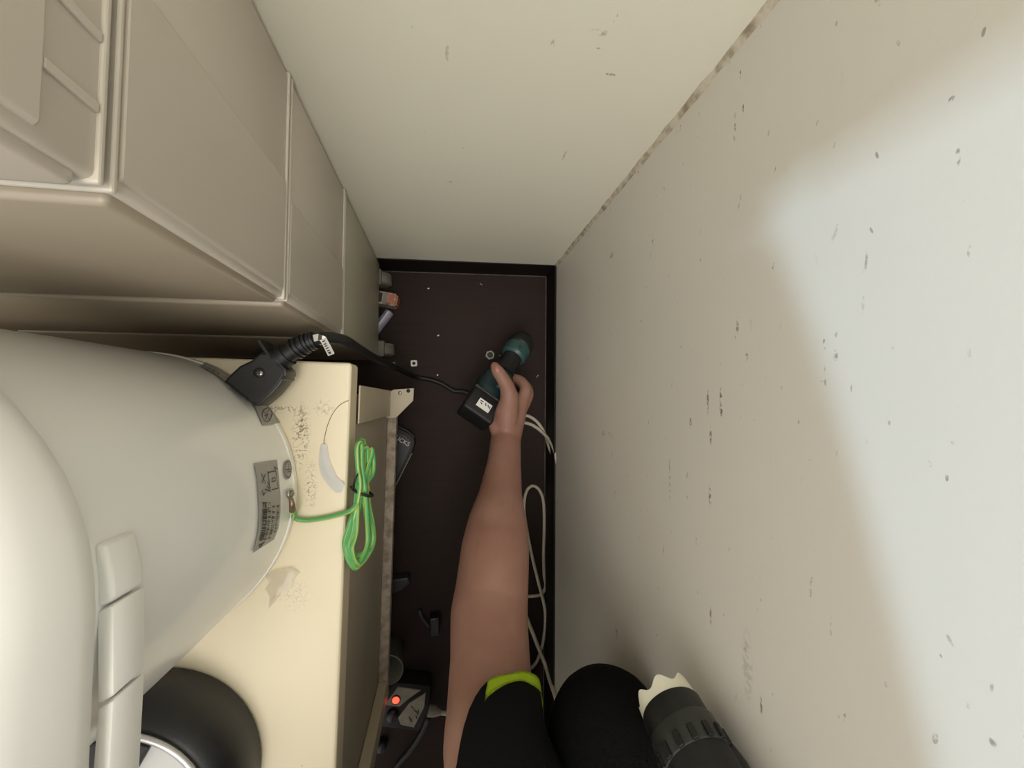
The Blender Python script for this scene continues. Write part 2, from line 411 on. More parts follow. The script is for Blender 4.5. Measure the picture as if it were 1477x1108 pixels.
def caster(px, py, x_in):
    c = at(px, py, .022); c.x += x_in
    wv = Vector((0, 1, 0))
    o = obj('caster', lathe([(0, -.012), (.016, -.012), (.021, -.009), (.021, .003), (.019, .004), (.019, .006), (.0205, .007), (.019, .012), (0, .012)], Vector((c.x, c.y, .0212)), wv, 28), M['caster'], t, auto=.5)
    obj('caster_fork', box(c.x - .012, c.x + .004, c.y - .016, c.y + .016, .034, .048), M['caster'], o, bevel=.003)
caster(550, 404, 0); caster(554, 505, 0); caster(545, 404, -.31); caster(551, 505, -.31)

# ================================================================== cabinet the pot stands on
ct = .40
cR0, cR1 = at(507, 523, ct), at(484, 1108, ct)              # right edge of the worktop
dC = (cR1 - cR0); dC.z = 0; dC.normalize(); nC = Vector((-dC.y, dC.x, 0)); nC = nC if nC.x > 0 else -nC   # dC runs to the front, nC outwards
CL, CW = .66, .46
def cp_(s, o_, z=0): v = cR0 + dC * s + nC * o_; v.z = z; return v
def cbox(s0, s1, o0, o1, z0, z1, bm=None):
    return prism([(p.x, p.y) for p in (cp_(s0, o0), cp_(s1, o0), cp_(s1, o1), cp_(s0, o1))], z0, z1, bm)
cab = thing('cabinet', 'cream low cabinet with dusty top carrying the white hot-water pot', 'cabinet', cp_(CL / 2, -CW / 2, 0))
obj('cabinet_top', cbox(0, CL, -CW, 0, ct - .035, ct), M['board'], cab, bevel=.004, seg=3)
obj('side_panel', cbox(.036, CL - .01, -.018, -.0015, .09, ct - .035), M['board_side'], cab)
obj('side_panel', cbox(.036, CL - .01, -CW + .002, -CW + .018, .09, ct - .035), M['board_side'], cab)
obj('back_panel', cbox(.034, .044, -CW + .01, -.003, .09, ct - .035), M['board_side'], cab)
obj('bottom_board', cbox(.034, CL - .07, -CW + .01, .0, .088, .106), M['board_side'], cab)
lp0, lp1 = at(572, 600, .11), at(548, 985, .11)
lo = (lp0 - cp_(0, 0, .11)).dot(nC); s_end = (lp1 - cp_(0, 0, .11)).dot(dC); s_beg = (lp0 - cp_(0, 0, .11)).dot(dC)
print('ledge out', lo, s_beg, s_end)
lo = max(min(lo, .03), .012)
obj('ledge', cbox(s_beg - .012, s_end, -.001, lo, .088, .11), M['ledge'], cab, bevel=.002)
obj('post', cbox(s_end, s_end + .035, -.001, lo, .088, ct - .036), M['steel_cream'], cab, bevel=.002)
# rear bracket that runs down from the top and flares into a foot tab
p_hi0, p_hi1 = at(516, 556, ct - .04), at(515, 611, ct - .04)
sh0, sh1 = (p_hi0 - cp_(0, 0, p_hi0.z)).dot(dC), (p_hi1 - cp_(0, 0, p_hi1.z)).dot(dC)
br = hexa(bmesh.new(), [cp_(sh0, .001, .12), cp_(sh1, .001, .12), cp_(sh1, .005, .12), cp_(sh0, .005, .12)],
          [cp_(sh0, .001, ct - .036), cp_(sh1, .001, ct - .036), cp_(sh1, .003, ct - .036), cp_(sh0, .003, ct - .036)])
bro = obj('leg_bracket', br, M['steel_cream'], cab, bevel=.0008)
zt = .118
tab = [at(560, 566, zt), at(568, 562, zt), at(597, 560, zt), at(596, 578, zt), at(571, 603, zt), at(556, 603, zt)]
obj('foot_tab', prism([(p.x, p.y) for p in tab], zt - .003, zt), M['steel_cream'], cab, bevel=.0008)
for px, py in ((577, 567), (589, 564)):
    c = at(px, py, zt)
    obj('screw', lathe([(0, .0022), (.002, .002), (.0034, .0006), (.0034, -.001)], c, Z, 16), M['steel' if px < 580 else 'black'], cab, smooth=True)
for s, o_ in ((.06, -.05), (CL - .04, -.16), (.03, -CW + .03), (CL - .04, -CW + .03)):
    obj('foot', lathe([(0, 0), (.016, 0), (.018, .004), (.014, .088)], cp_(s, o_, 0), Z, 20), M['darkgrey'], cab, smooth=True)

# ================================================================== hot-water pot
pc = Vector((-.300, -.096, ct)); PR = .1445
pot = thing('hot_water_pot', 'big white electric hot-water pot with grey warning stickers on the cream cabinet', 'water boiler', (pc.x, pc.y, ct))
pc = Vector((pc.x, pc.y, 0))
body = lathe([(0, ct + .009), (PR - .002, ct + .009), (PR - .0005, ct + .0098), (PR - .0005, ct + .10), (PR - .0015, ct + .17), (PR - .003, ct + .242), (PR - .01, ct + .244), (0, ct + .244)], pc, Z, 96)
obj('pot_body', body, M['pot'], pot, auto=.5)
obj('pot_base', lathe([(0, ct + .0003), (PR - .001, ct + .0003), (PR + .0012, ct + .003), (PR + .0008, ct + .0085), (PR - .0005, ct + .0092), (PR - .012, ct + .0093), (0, ct + .0093)], pc, Z, 96), M['pot_base'], pot, auto=.5)
# lid housing, a rounded bar running forward over the spout
def stadium(r, fwd, n=28, tip=1.0):
    P = []
    for k in range(n + 1):
        a = PI * k / n; P.append((pc.x + r * math.cos(a), pc.y + r * math.sin(a)))
    for k in range(n + 1):
        a = PI + PI * k / n; P.append((pc.x + r * tip * math.cos(a), pc.y - fwd + r * .85 * math.sin(a)))
    return P
bm = bmesh.new(); rings = []
for r, z in ((.132, .242), (.1460, .243), (.1490, .247), (.1490, .254), (.1475, .262), (.142, .270), (.128, .276), (.09, .281), (.04, .282)):
    rings.append([bm.verts.new((x, y, ct + z + max(0, z - .2535) * 9.0 * (pc.y + .12 - y))) for x, y in stadium(r, .085)])  # lid front, out of view, raised to shape its shadow on the right wall
for a, b in zip(rings, rings[1:]):
    for k in range(len(a)): bm.faces.new((a[k], a[(k + 1) % len(a)], b[(k + 1) % len(a)], b[k]))
bm.faces.new(rings[-1]); bm.faces.new(rings[0][::-1])
obj('lid', bm, M['pot_lid'], pot, auto=.7)
# spout nose under the lid, at the front
obj('spout_nose', prism([(pc.x - .05, pc.y - .11), (pc.x + .05, pc.y - .11), (pc.x + .045, pc.y - .18), (pc.x - .045, pc.y - .18)], ct + .16, ct + .244), M['pot_lid'], pot, bevel=.012, seg=3, auto=.7)
# folded carrying handle: three sections down the side
hz0, hz1 = ct + .216, ct + .236
hp = [at(132, 785, hz1), at(150, 787, hz1), at(160, 830, hz1), at(163, 875, hz1), at(164, 1010, hz1), at(163, 1108, hz1)]
hin = [at(133, 800, hz1), at(134, 830, hz1), at(137, 880, hz1), at(138, 1012, hz1), at(136, 1108, hz1)]
def hseg(o4):
    return prism([(p.x, p.y) for p in o4], hz0, hz1)
h = obj('handle', hseg([hin[0], hin[1], hin[2], at(163, 868, hz1), hp[2], hp[1], hp[0]]), M['pot_lid'], pot, bevel=.0025, seg=3, auto=.6)
obj('handle_section', hseg([at(137.5, 884, hz1), at(138, 1020, hz1), at(164, 1005, hz1), at(164, 872, hz1)]), M['pot_lid'], h, bevel=.002, seg=2, auto=.6)
e0, e1 = at(138, 1024, hz1), at(164, 1009, hz1)
obj('handle_section', hseg([e0, Vector((e0.x - .004, e0.y - .14, 0)), Vector((e1.x - .002, e1.y - .145, 0)), e1]), M['pot_lid'], h, bevel=.002, seg=2, auto=.6)

# stickers curved on the pot
def ang_of(px, py, z):
    p = at(px, py, z) - pc; return math.atan2(p.y, p.x)
def surf(a, z, off=.0):
    z = max(z, ct + .0006)
    r = PR + off + (.0012 if z < ct + .01 else 0.0002); return Vector((pc.x + r * math.cos(a), pc.y + r * math.sin(a), z))
def curved(a0, a1, z0, z1, off, n=14, skew0=0, skew1=0):
    bm = bmesh.new(); lo_ = []; hi_ = []
    for k in range(n + 1):
        a = a0 + (a1 - a0) * k / n
        lo_.append(bm.verts.new(surf(a, z0 + skew0 * k / n, off))); hi_.append(bm.verts.new(surf(a, z1 + skew1 * k / n, off)))
    for k in range(n): bm.faces.new((lo_[k], lo_[k + 1], hi_[k + 1], hi_[k]))
    return bm
def hit(px, py):
    """where the pixel's ray meets the pot's wall: angle, height"""
    d = (ROT @ Vector((px - CX, CY - py, -F))).normalized(); e = EYE - pc
    r = PR + .001
    a = d.x ** 2 + d.y ** 2; b = 2 * (d.x * e.x + d.y * e.y); c = e.x ** 2 + e.y ** 2 - r * r
    q = b * b - 4 * a * c
    if q < 0: return None
    tt = (-b - math.sqrt(q)) / (2 * a); p = EYE + d * tt
    return math.atan2(p.y - pc.y, p.x - pc.x), p.z
for q in ((370, 670), (402, 665), (405, 740), (368, 797), (372, 590), (400, 608), (416, 677), (417, 712), (428, 690), (345, 545), (290, 525)):
    print('hit', q, hit(*q))
def strip_px(col_a, col_b, off, n=10):
    """patch between two pixel polylines of equal length, laid on the wall of the pot"""
    bm = bmesh.new(); rows = []
    for pa, pb in zip(col_a, col_b):
        ha, hb = hit(*pa), hit(*pb)
        rows.append([bm.verts.new(surf(ha[0] + (hb[0] - ha[0]) * k / n, ha[1] + (hb[1] - ha[1]) * k / n, off)) for k in range(n + 1)])
    for a, b in zip(rows, rows[1:]):
        for k in range(n): bm.faces.new((a[k], a[k + 1], b[k + 1], b[k]))
    return bm
A = [(367, 668), (371, 690), (373, 715), (374, 740), (373, 765), (369, 785), (365, 798)]
B = [(400, 663), (403, 690), (405, 715), (405, 740), (402, 762), (396, 778), (390, 782)]
st = obj('warning_sticker', strip_px(A, B, .0006), M['sticker'], pot, smooth=True)
def patch_uv(u, v):                          # u across the strip 0..1, v along it 0..1
    k = min(int(v * 6), 5); f = v * 6 - k
    a = Vector(A[k]).lerp(Vector(A[k + 1]), f); b = Vector(B[k]).lerp(Vector(B[k + 1]), f)
    return a.lerp(b, u)
def stroke(pts, wd, bm, fn=patch_uv, off=.0011):
    """inked strokes on a sticker, as thin flat ribbons"""
    Q = []
    for p in pts:
        h_ = hit(*fn(*p)); Q.append(h_)
    for (a, b) in zip(Q, Q[1:]):
        pa, pb = surf(a[0], a[1], off), surf(b[0], b[1], off)
        d = (pb - pa); 
        if d.length < 1e-6: continue
        nrm = Vector((math.cos(a[0]), math.sin(a[0]), 0)); s = d.normalized().cross(nrm) * wd; d = d.normalized() * wd * .6
        bm.faces.new([bm.verts.new(q) for q in (pa - s - d, pb - s + d, pb + s + d, pa + s - d)])
ink = bmesh.new()
W1 = .00042
for s in ([(.22, .12), (.36, .22)], [(.37, .13), (.2, .21)], [(.52, .10), (.52, .26)], [(.52, .11), (.86, .10)], [(.86, .06), (.90, .26)], [(.60, .28), (.90, .26)],
          [(.66, .17), (.80, .16), (.80, .19), (.66, .20), (.66, .17)], [(.40, .24), (.50, .27), (.56, .30)], [(.45, .20), (.55, .26)], [(.3, .27), (.5, .29)], [(.80, .06), (.95, .08)],
          [(.16, .28), (.22, .33), (.3, .30)], [(.20, .88), (.46, .84), (.34, .955), (.20, .88)], [(.29, .885), (.38, .90)]):
    stroke(s, W1, ink)
random.seed(3)
def glyph(u, v, su, sv, heavy):
    """an illegible printed character: a few strokes in a little square"""
    for _ in range(5 if heavy else 4):
        if random.random() < .5: 
            x = u + su * random.random(); stroke([(x, v), (x, v + sv)], .0005 if heavy else .00026, ink)
        else:
            y = v + sv * random.random(); stroke([(u, y), (u + su, y)], .0005 if heavy else .00026, ink)
for k in range(7): glyph(.16, .40 + k * .058, .19, .048, True)
for k in range(10): glyph(.40, .40 + k * .042, .12, .032, False)
for k in range(8): glyph(.60, .43 + k * .048, .12, .036, False)
for k in range(7): glyph(.80, .42 + k * .046, .11, .034, False)
obj('warning_print', ink, M['ink'], st)
# earth mark
def rnd_patch(cx, cy, rx, ry, n=24):
    return [(cx + rx * math.cos(2 * PI * k / n), cy + ry * math.sin(2 * PI * k / n)) for k in range(n)]
def disc_px(cx, cy, rx, ry, off):
    bm = bmesh.new(); vs = [bm.verts.new(surf(*hit(*p), off)) for p in rnd_patch(cx, cy, rx, ry)]
    c = bm.verts.new(surf(*hit(cx, cy), off))
    for k in range(len(vs)): bm.faces.new((c, vs[k], vs[(k + 1) % len(vs)]))
    return bm
ident = lambda x, y: (x, y)
e = obj('earth_mark', disc_px(415.5, 677, 5.6, 14.5, .0006), M['sticker'], pot)
ib = bmesh.new(); stroke([*rnd_patch(415.5, 677, 4.4, 11.5), rnd_patch(415.5, 677, 4.4, 11.5)[0]], .0004, ib, ident)
for s in ([(412.5, 678), (418.5, 677)], [(416, 669), (416, 677)], [(414, 681), (418.5, 680.5)]): stroke(s, .0004, ib, ident)
obj('earth_symbol', ib, M['ink'], e)
# sticker beside the plug with a struck-out ring
ss = obj('socket_sticker', strip_px([(356, 572), (366, 582), (374, 600), (380, 613.5)], [(375, 577), (386, 584), (397, 596), (404, 610)], .0006), M['sticker'], pot)
ib = bmesh.new(); stroke([*rnd_patch(384.5, 599, 6.5, 9.5), rnd_patch(384.5, 599, 6.5, 9.5)[0]], .0004, ib, ident)
stroke([(380, 593), (389, 606)], .0004, ib, ident); stroke([(383, 606), (386, 592)], .0003, ib, ident); stroke([(381, 600), (388, 598)], .0003, ib, ident)
obj('socket_symbol', ib, M['ink'], ss)
sp_ = [(288, 527), (303, 535), (318, 545), (326, 551)]
ss2 = obj('socket_sticker', strip_px(sp_, [(x + 12, y - 4) for x, y in sp_], .0006), M['sticker'], pot)
ib = bmesh.new(); stroke([(299, 530), (306, 534)], .0006, ib, ident); stroke([(309, 534), (316, 538), (314, 541), (307, 537), (309, 534)], .0003, ib, ident)
obj('socket_symbol', ib, M['ink'], ss2)
# magnetic socket collar behind the plug
ha = hit(346, 566)
obj('earth_screw', lathe([(0, .0035), (.0022, .0032), (.0036, .002), (.0036, -.002), (0, -.002)], surf(*hit(417, 712), .0025), Vector((math.cos(hit(417, 712)[0]), math.sin(hit(417, 712)[0]), 0)), 20), M['steel'], pot, auto=.6)

# ================================================================== plug and black mains lead
zp1, zp0 = ct + .045, ct + .020
lead = thing('mains_lead', 'black mains lead with ribbed plug in the white pot, trailing to the floor', 'cable', at(370, 545, zp0))
pl = [(322, 551), (332, 540), (345, 528), (362, 520), (376, 508), (388, 507), (413, 533), (414, 539), (404, 555), (392, 569), (372, 586), (366, 585)]
P = [at(x, y, zp1) for x, y in pl]
pm = sum(P, Vector()) / len(P)
lower = [at(x, y, zp0) for x, y in pl]
sh = pm - sum(lower, Vector()) / len(P); sh.z = 0
hexa(bm := bmesh.new(), [Vector((p.x, p.y, zp0)) for p in P], P)
plug = obj('plug', bm, M['black'], lead, bevel=.0015, seg=2, auto=.5)
inset = [pm + (p - pm) * .90 for p in P]
obj('plug_face', prism([(p.x, p.y) for p in inset], zp1 - .001, zp1 + .0012), M['black'], plug, bevel=.0008)
c = at(374, 538, zp1 + .001)
obj('screw_recess', lathe([(.0035, .0012), (.0048, .0012), (.0048, -.001), (.0035, -.001), (.0035, .0012)], c, Z, 20), M['black_dark'], plug, smooth=True)
sc = lathe([(0, .0012), (.0026, .001), (.0032, 0), (.0032, -.001)], c + Vector((.0006, -.0003, 0)), Z, 20)
so = obj('screw', sc, M['steel'], plug, smooth=True)
cx_ = bmesh.new(); obox(c + Vector((.0006, -.0003, .0013)), Vector((1, 0, 0)), Vector((0, 1, 0)), Z, .0024, .0004, .0002, cx_); obox(c + Vector((.0006, -.0003, .0013)), Vector((1, 0, 0)), Vector((0, 1, 0)), Z, .0004, .0024, .0002, cx_)
obj('screw_slot', cx_, M['ink'], so)
# flange and ribbed strain relief
fa, fb = at(380, 505, zp1 - .005), at(417, 537, zp1 - .005)
axd = (at(452, 492, zp1) - at(398, 522, zp1)); axd.z = 0; axd.normalize(); side = Z.cross(axd)
fc = at(399, 521, zp1 - .0115)
obj('plug_flange', obox(fc, axd, side, Z, .0016, .0225, .0125), M['black'], plug, bevel=.001)
rel = smooth_path([at(401, 520, zp1 - .011), at(422, 506, zp1 - .009), at(440, 496, zp1 - .007), at(454, 491, zp1 - .006)], 10)
rr = []
for k in range(len(rel)):
    f = k / (len(rel) - 1); r = .0125 - .0035 * f
    rr.append(r)
obj('strain_relief', tube(rel, [r - .0022 for r in rr], 16), M['black_dark'], lead, smooth=True)
for k, f in enumerate((.06, .14, .40, .52, .64, .76, .88, .98)):
    i = int(f * (len(rel) - 1)); i = min(i, len(rel) - 2)
    d_ = (rel[i + 1] - rel[i]).normalized()
    wd = .0065 if k < 2 else .0021
    obj('rib', tube([rel[i] - d_ * wd * .6, rel[i] + d_ * wd * .6], rr[i], 18), M['black'], lead, auto=.6)
cpts = [at(450, 492, zp1 - .006), at(462, 488, zp1 - .005), at(480, 488, ct + .03), at(500, 493, ct + .01), at(520, 505, .34), at(545, 519, .24), at(570, 530, .13), at(592, 541, .03), at(604, 545, .006),
        at(622, 548, .005), at(640, 555, .005), at(655, 564, .005), at(668, 565, .005), at(690, 574, .005), at(712, 592, .005), at(722, 620, .005), at(722, 680, .005), at(716, 760, .005), at(708, 860, .005)]
cr = [.0062, .006, .006, .006, .006, .0058, .0054, .0048, .0045] + [.0045] * 9
obj('lead_cable', tube(smooth_path(cpts, 8), interp(cr, 8), 12, flat=1.0), M['black_dark'], lead, smooth=True)
# paper tag round the lead
tg = [at(452, 488, zp1 + .004), at(459, 486.5, zp1 + .005), at(466, 489, zp1 + .005), at(472, 500, zp1 + .002), at(478, 512, zp1 - .001)]
bm = bmesh.new(); rows = []
for k, p in enumerate(tg):
    d_ = (tg[min(k + 1, 4)] - tg[max(k - 1, 0)]); d_.normalize(); s = Z.cross(d_) * .0034
    rows.append((bm.verts.new(p - s), bm.verts.new(p + s)))
for a, b in zip(rows, rows[1:]): bm.faces.new((a[0], a[1], b[1], b[0]))
q0, q1 = at(456, 497, zp1 - .009), at(464, 498, zp1 - .010)
v = [bm.verts.new(x) for x in (at(453, 489, zp1 + .003), at(459, 488, zp1 + .004), q1, q0)]; bm.faces.new(v)
bmesh.ops.solidify(bm, geom=bm.faces[:], thickness=.0004)
tago = obj('paper_tag', bm, M['white_tag'], lead)
ib = bmesh.new()
for (x0, y0, x1, y1) in ((465, 493, 468.5, 491.5), (467, 497, 470.5, 495.5), (468.6, 500, 472, 498.3), (470.2, 503, 473.8, 501.4), (471.8, 506.5, 475.2, 505), (473.4, 509, 477, 507.6), (474.4, 510.6, 477.6, 509.2)):
    zt_ = zp1 + .0058 - .005 * (y0 - 490) / 22
    tube([at(x0, y0, zt_), at(x1, y1, zt_)], .0005, 4, ib)
obj('tag_print', ib, M['ink'], tago)

# ================================================================== green and yellow earth wire
ew = thing('earth_wire', 'green and yellow earth wire bundled with a black tie on the cabinet edge', 'wire', at(517, 730, ct))
def striped(name, P, r, parent):
    P = smooth_path(P, 8); bm = tube(P, r, 12, cap=True)
    o = obj(name, bm, [M['green'], M['yellow']], parent, smooth=True)
    n = 12
    for p in o.data.polygons:
        i = p.index
        if i < (len(P) - 1) * n and (i % n) in (1, 5, 9): p.material_index = 1
    return o
def cz(px): return ct + .0055 if px < 506 else max(ct + .0055 - (px - 506) * .0009, ct - .03)
def cpt(px, py, dz=0): return at(px, py, cz(px) + dz)
tie_c = (522, 708)
def pot_out(px, py, off):
    h_ = hit(px, py); return surf(h_[0], max(h_[1], ct + .004), off)
first = [pot_out(417, 735, .004), pot_out(417.5, 740, .0055), at(424, 746.5, ct + .007), at(432, 750, ct + .005), at(446, 750.5, ct + .0035), at(470, 747, ct + .0035), at(495, 741, ct + .005), cpt(508, 735, .004), cpt(516, 724, .008), cpt(522, 708, .008)]
loops = []
random.seed(11)
#  (left x at the bottom, bottom y, right x, top x, top y)
spec = [(497, 820, 535, 522, 634), (503, 815, 538, 527, 645), (508, 812, 530, 519, 638), (499, 808, 533, 531, 652), (505, 800, 537, 535, 648)]
path = first[:]
for k, (lx, by, rx, tx, ty) in enumerate(spec):
    dz = .004 * (k % 3)
    path += [cpt(lx + 6, 760 + k * 3, dz), cpt(lx, 790 + k, dz), cpt((lx + rx) / 2 - 3, by, dz), cpt(rx - 1, 788, dz), cpt(rx, 760, dz), cpt(tie_c[0] + 9 - 2 * k, 712, .004 + dz), cpt(tx + 3, ty + 34, dz), cpt(tx + 3, ty + 6, dz), cpt(tx, ty, dz), cpt(tx - 4, ty + 8, dz), cpt(tx - 4 + k * .5, ty + 36, dz), cpt(tie_c[0] - 7 + 2 * k, 706, .003 + dz)]
path += [cpt(530, 760, .003), cpt(528, 790, .003), cpt(516, 806, .003), cpt(508, 790, .003), cpt(514, 750, .006), cpt(526, 690, .008), cpt(535, 660, .006), cpt(537, 647, .006)]
striped('wire', path, .0025, ew)
# crimped ring terminal
h0 = hit(417, 712); s0 = surf(*h0, .0022); nr = Vector((math.cos(h0[0]), math.sin(h0[0]), 0))
tv = Vector((0, 0, 1)); tu = nr.cross(tv)
term = obj('ring_terminal', tube(ring_path(s0, .0046, .0058, tu, tv, 24), .0011, 8, cap=False), M['steel'], ew, smooth=True)
obj('terminal_crimp', tube([pot_out(416, 719, .003), pot_out(416.3, 727, .004), pot_out(417, 737, .004)], [.0020, .0028, .0032], 10, roundcap=False), M['brass'], ew, smooth=True)
bm = bmesh.new()
tc_ = at(522, 709, ct - .004)
da = (at(533, 713, ct - .004) - at(509, 703, ct - .004)).normalized()
tube(ring_path(tc_, .0122, .0095, da, Vector((0, 0, 1)), 28), .0016, 6, bm, cap=False)
tube([at(509, 704, ct + .006), at(511, 695, ct + .010), at(516, 684, ct + .012)], [.0013, .0011, .0008], 6, bm)
obj('twist_tie', bm, M['black_dark'], ew, smooth=True)

# ================================================================== litter on the cabinet
def ribbon(name, L_, R_, m, z, lift=.003, seed=0, label='', cat='', thick=.0005, amp=.003):
    bm = bmesh.new(); rows = []
    for k, (a, b) in enumerate(zip(L_, R_)):
        row = []
        for j in range(7):
            f = j / 6; x = a[0] + (b[0] - a[0]) * f; y = a[1] + (b[1] - a[1]) * f
            h_ = z + .0012 + amp * abs(noise.noise(Vector((x * .12, y * .05, seed)))) + lift * math.sin(PI * f) * .5
            row.append(bm.verts.new(at(x, y, h_)))
        rows.append(row)
    for a, b in zip(rows, rows[1:]):
        for j in range(6): bm.faces.new((a[j], a[j + 1], b[j + 1], b[j]))
    bmesh.ops.solidify(bm, geom=bm.faces[:], thickness=thick)
    return tag(obj(name, bm, m, auto=.5), label, cat)
ribbon('tape_scrap', [(462.5, 642), (460, 655), (459.5, 670), (463, 686), (470, 696), (478, 706), (484, 711), (492, 711)],
       [(471, 640), (474, 655), (476, 666), (480, 676), (486, 688), (491, 693), (495, 696), (497, 700)], M['tape'], ct, label='crumpled white tape scrap on the cream cabinet beside the pot', cat='tape')
ribbon('clear_tape_scrap', [(392, 824), (383, 832), (388, 841), (382, 850), (389, 862), (387, 879)], [(420, 818), (432, 826), (424, 836), (422, 847), (406, 856), (393, 872)], M['film'], ct, label='crinkled clear tape scrap stuck near the front of the cream cabinet', cat='tape', amp=.005)
hs = tube(smooth_path([at(503, 578, ct + .0006), at(492, 583, ct + .0006), at(481, 595, ct + .0006), at(473, 612, ct + .0006), at(468, 632, ct + .0006), at(467, 644, ct + .0012)], 6), .00035, 5)
tag(obj('thread', hs, M['hair']), 'thin curved dark thread lying above the white tape scrap', 'thread')

# ================================================================== black drum with a silver rim beside the pot
dc = at(218, 1112, ct)
dr = thing('black_canister', 'low round black canister with silver rim in front of the pot', 'canister', (dc.x, dc.y, ct))
dc = Vector((dc.x, dc.y, 0)); DR = .100
obj('canister_body', lathe([(0, ct), (DR - .002, ct), (DR, ct + .003), (DR, ct + .030), (DR - .003, ct + .044), (DR - .008, ct + .054), (DR - .012, ct + .058), (DR - .020, ct + .060), (DR - .020, ct + .052), (0, ct + .052)], dc, Z, 72), M['black'], dr, auto=.6)
rim = obj('rim', lathe([(DR - .0155, ct + .0590), (DR - .0135, ct + .0625), (DR - .0160, ct + .0645), (DR - .0190, ct + .0630), (DR - .0185, ct + .0590)], dc, Z, 72), M['silver'], dr, smooth=True)
obj('dish', lathe([(0, ct + .055), (DR - .024, ct + .0555), (DR - .0185, ct + .060), (DR - .0185, ct + .052), (0, ct + .0515)], dc, Z, 72), M['silverdish'], dr, auto=.6)
bm = bmesh.new(); sec = []
for k in range(17):
    a = math.radians(62 + 98 * k / 16); sec.append((dc.x + (DR - .0205) * math.cos(a), dc.y + (DR - .0205) * math.sin(a)))
for k in range(9):
    a = math.radians(160 - 98 * k / 8); sec.append((dc.x + .022 * math.cos(a), dc.y + .022 * math.sin(a)))
obj('grip', prism(sec, ct + .0555, ct + .064), M['black_dark'], dr, bevel=.002, seg=2)

# ================================================================== floor litter by the tower
def rod(p, q, r, n=20): return tube([p, q], r, n)
def debris(px, py, sx, sy, sz, m, label, cat, rot=0):
    c = at(px, py, sz); c.z = sz / 2
    ax = Vector((math.cos(rot), math.sin(rot), 0)); ay = Vector((-math.sin(rot), math.cos(rot), 0))
    bm = obox(c, ax, ay, Z, sx / 2, sy / 2, sz / 2)
    for v in bm.verts: v.co += Vector((random.uniform(-.12, .12) * sx, random.uniform(-.12, .12) * sy, 0))
    return tag(obj(cat, bm, m, bevel=min(sx, sy, sz) * .2), label, cat)
# a small printed box, tipped
bx = thing('printed_box', 'small tipped box with printed panels on the floor beside the drawers', 'box', at(553, 432, 0))
ang = math.radians(-8); ax = Vector((math.cos(ang), math.sin(ang), 0)); ay = Vector((-ax.y, ax.x, 0)); c = at(556, 431, .03); c.z = .0185
obj('carton', obox(c, ax, ay, Z, .021, .013, .018), M['print'], bx, bevel=.002)
for k, (dx, m_) in enumerate(((-.010, 'ink'), (.0, 'greyplate'), (.012, 'orange'))):
    obj('printed_panel', obox(c + ax * dx + Z * .0184, ax, ay, Z, .0042 if k < 2 else .006, .0095, .0005), M[m_], bx)
obj('carton_end', obox(c + ax * .0225, ax, ay, Z, .0022, .0105, .015), M['orange'], bx, bevel=.0015)
# a lavender tube
p, q = at(541, 478, .011), at(562, 450, .011)
tube_t = thing('lavender_tube', 'shiny lavender wrapped tube lying beside the drawer tower', 'tube', ((p + q) / 2).to_2d().to_3d())
obj('tube_wrap', tube([p, q], .0098, 22), M['lavender'], tube_t, auto=.6)
d_ = (q - p).normalized()
obj('tube_cap', tube([q, q + d_ * .003], .0090, 22), M['darkgrey'], tube_t, auto=.6)
obj('wrap_seam', obox((p + q) / 2 + Z * .0097, d_, Z.cross(d_), Z, (q - p).length / 2 * .96, .0012, .0004), M['white_tag'], tube_t)
tag(obj('paper_scrap', (lambda a: prism([(v.x, v.y) for v in a], 0, .002))([at(541, 483, 0), at(547, 493, 0), at(541, 496, 0)]), M['greyplate'], bevel=.0004), 'tiny pale paper triangle by the front caster of the drawers', 'paper')
# nuts
def nut(px, py, r, h_, sides, hole, m, label, rot=0, name='hex_nut'):
    c = at(px, py, h_); bm = bmesh.new(); n = sides * 4
    def outer(a):
        k = PI / sides; return r * math.cos(k) / math.cos(((a - rot) % (2 * k)) - k)
    lo_, hi_, li, hi2 = [], [], [], []
    for i in range(n):
        a = 2 * PI * i / n; e = Vector((math.cos(a), math.sin(a), 0)); cc = Vector((c.x, c.y, 0))
        lo_.append(bm.verts.new(cc + e * outer(a))); hi_.append(bm.verts.new(cc + e * outer(a) * .96 + Z * h_))
        li.append(bm.verts.new(cc + e * hole)); hi2.append(bm.verts.new(cc + e * hole + Z * h_))
    for i in range(n):
        j = (i + 1) % n
        for f in ((lo_[i], lo_[j], hi_[j], hi_[i]), (hi_[i], hi_[j], hi2[j], hi2[i]), (hi2[i], hi2[j], li[j], li[i]), (li[i], li[j], lo_[j], lo_[i])): bm.faces.new(f)
    return tag(obj(name, bm, m), label, 'nut')
hn = nut(707, 512, .0105, .007, 6, .0066, M['nutmetal'], 'hexagonal metal nut on the floor just above the thumb', .3)
obj('nut_bore', lathe([(0, .003), (.0065, .003), (.0065, 0), (0, 0)], at(707, 512, .007).to_2d().to_3d(), Z, 20), M['darkgrey'], hn)
nut(597, 524, .0095, .006, 4, .0036, M['white_tag'], 'small white square nut on the dark floor', PI / 4 + .1, 'square_nut')
cr_ = [(618, 416, .004, .002, 'white_tag', 'pale crumb near the back skirting left of the other crumbs'), (694, 410, .0015, .006, 'greyplate', 'thin upright sliver near the back skirting'),
       (632, 484, .004, .003, 'white_tag', 'pale crumb in the middle of the open floor'), (568, 524, .005, .005, 'greyplate', 'grey crumb beside the black lead'),
       (631, 541, .003, .003, 'white_tag', 'tiny white crumb just above the trailing black lead'), (721, 513, .003, .003, 'greyplate', 'tiny grey crumb right of the hex nut'),
       (775, 543, .007, .002, 'greyplate', 'thin grey flake by the right skirting beside the hand')]
for px, py, sx, sy, m_, lab in cr_: debris(px, py, sx, sy, .002, M[m_], lab, 'crumb', random.random())

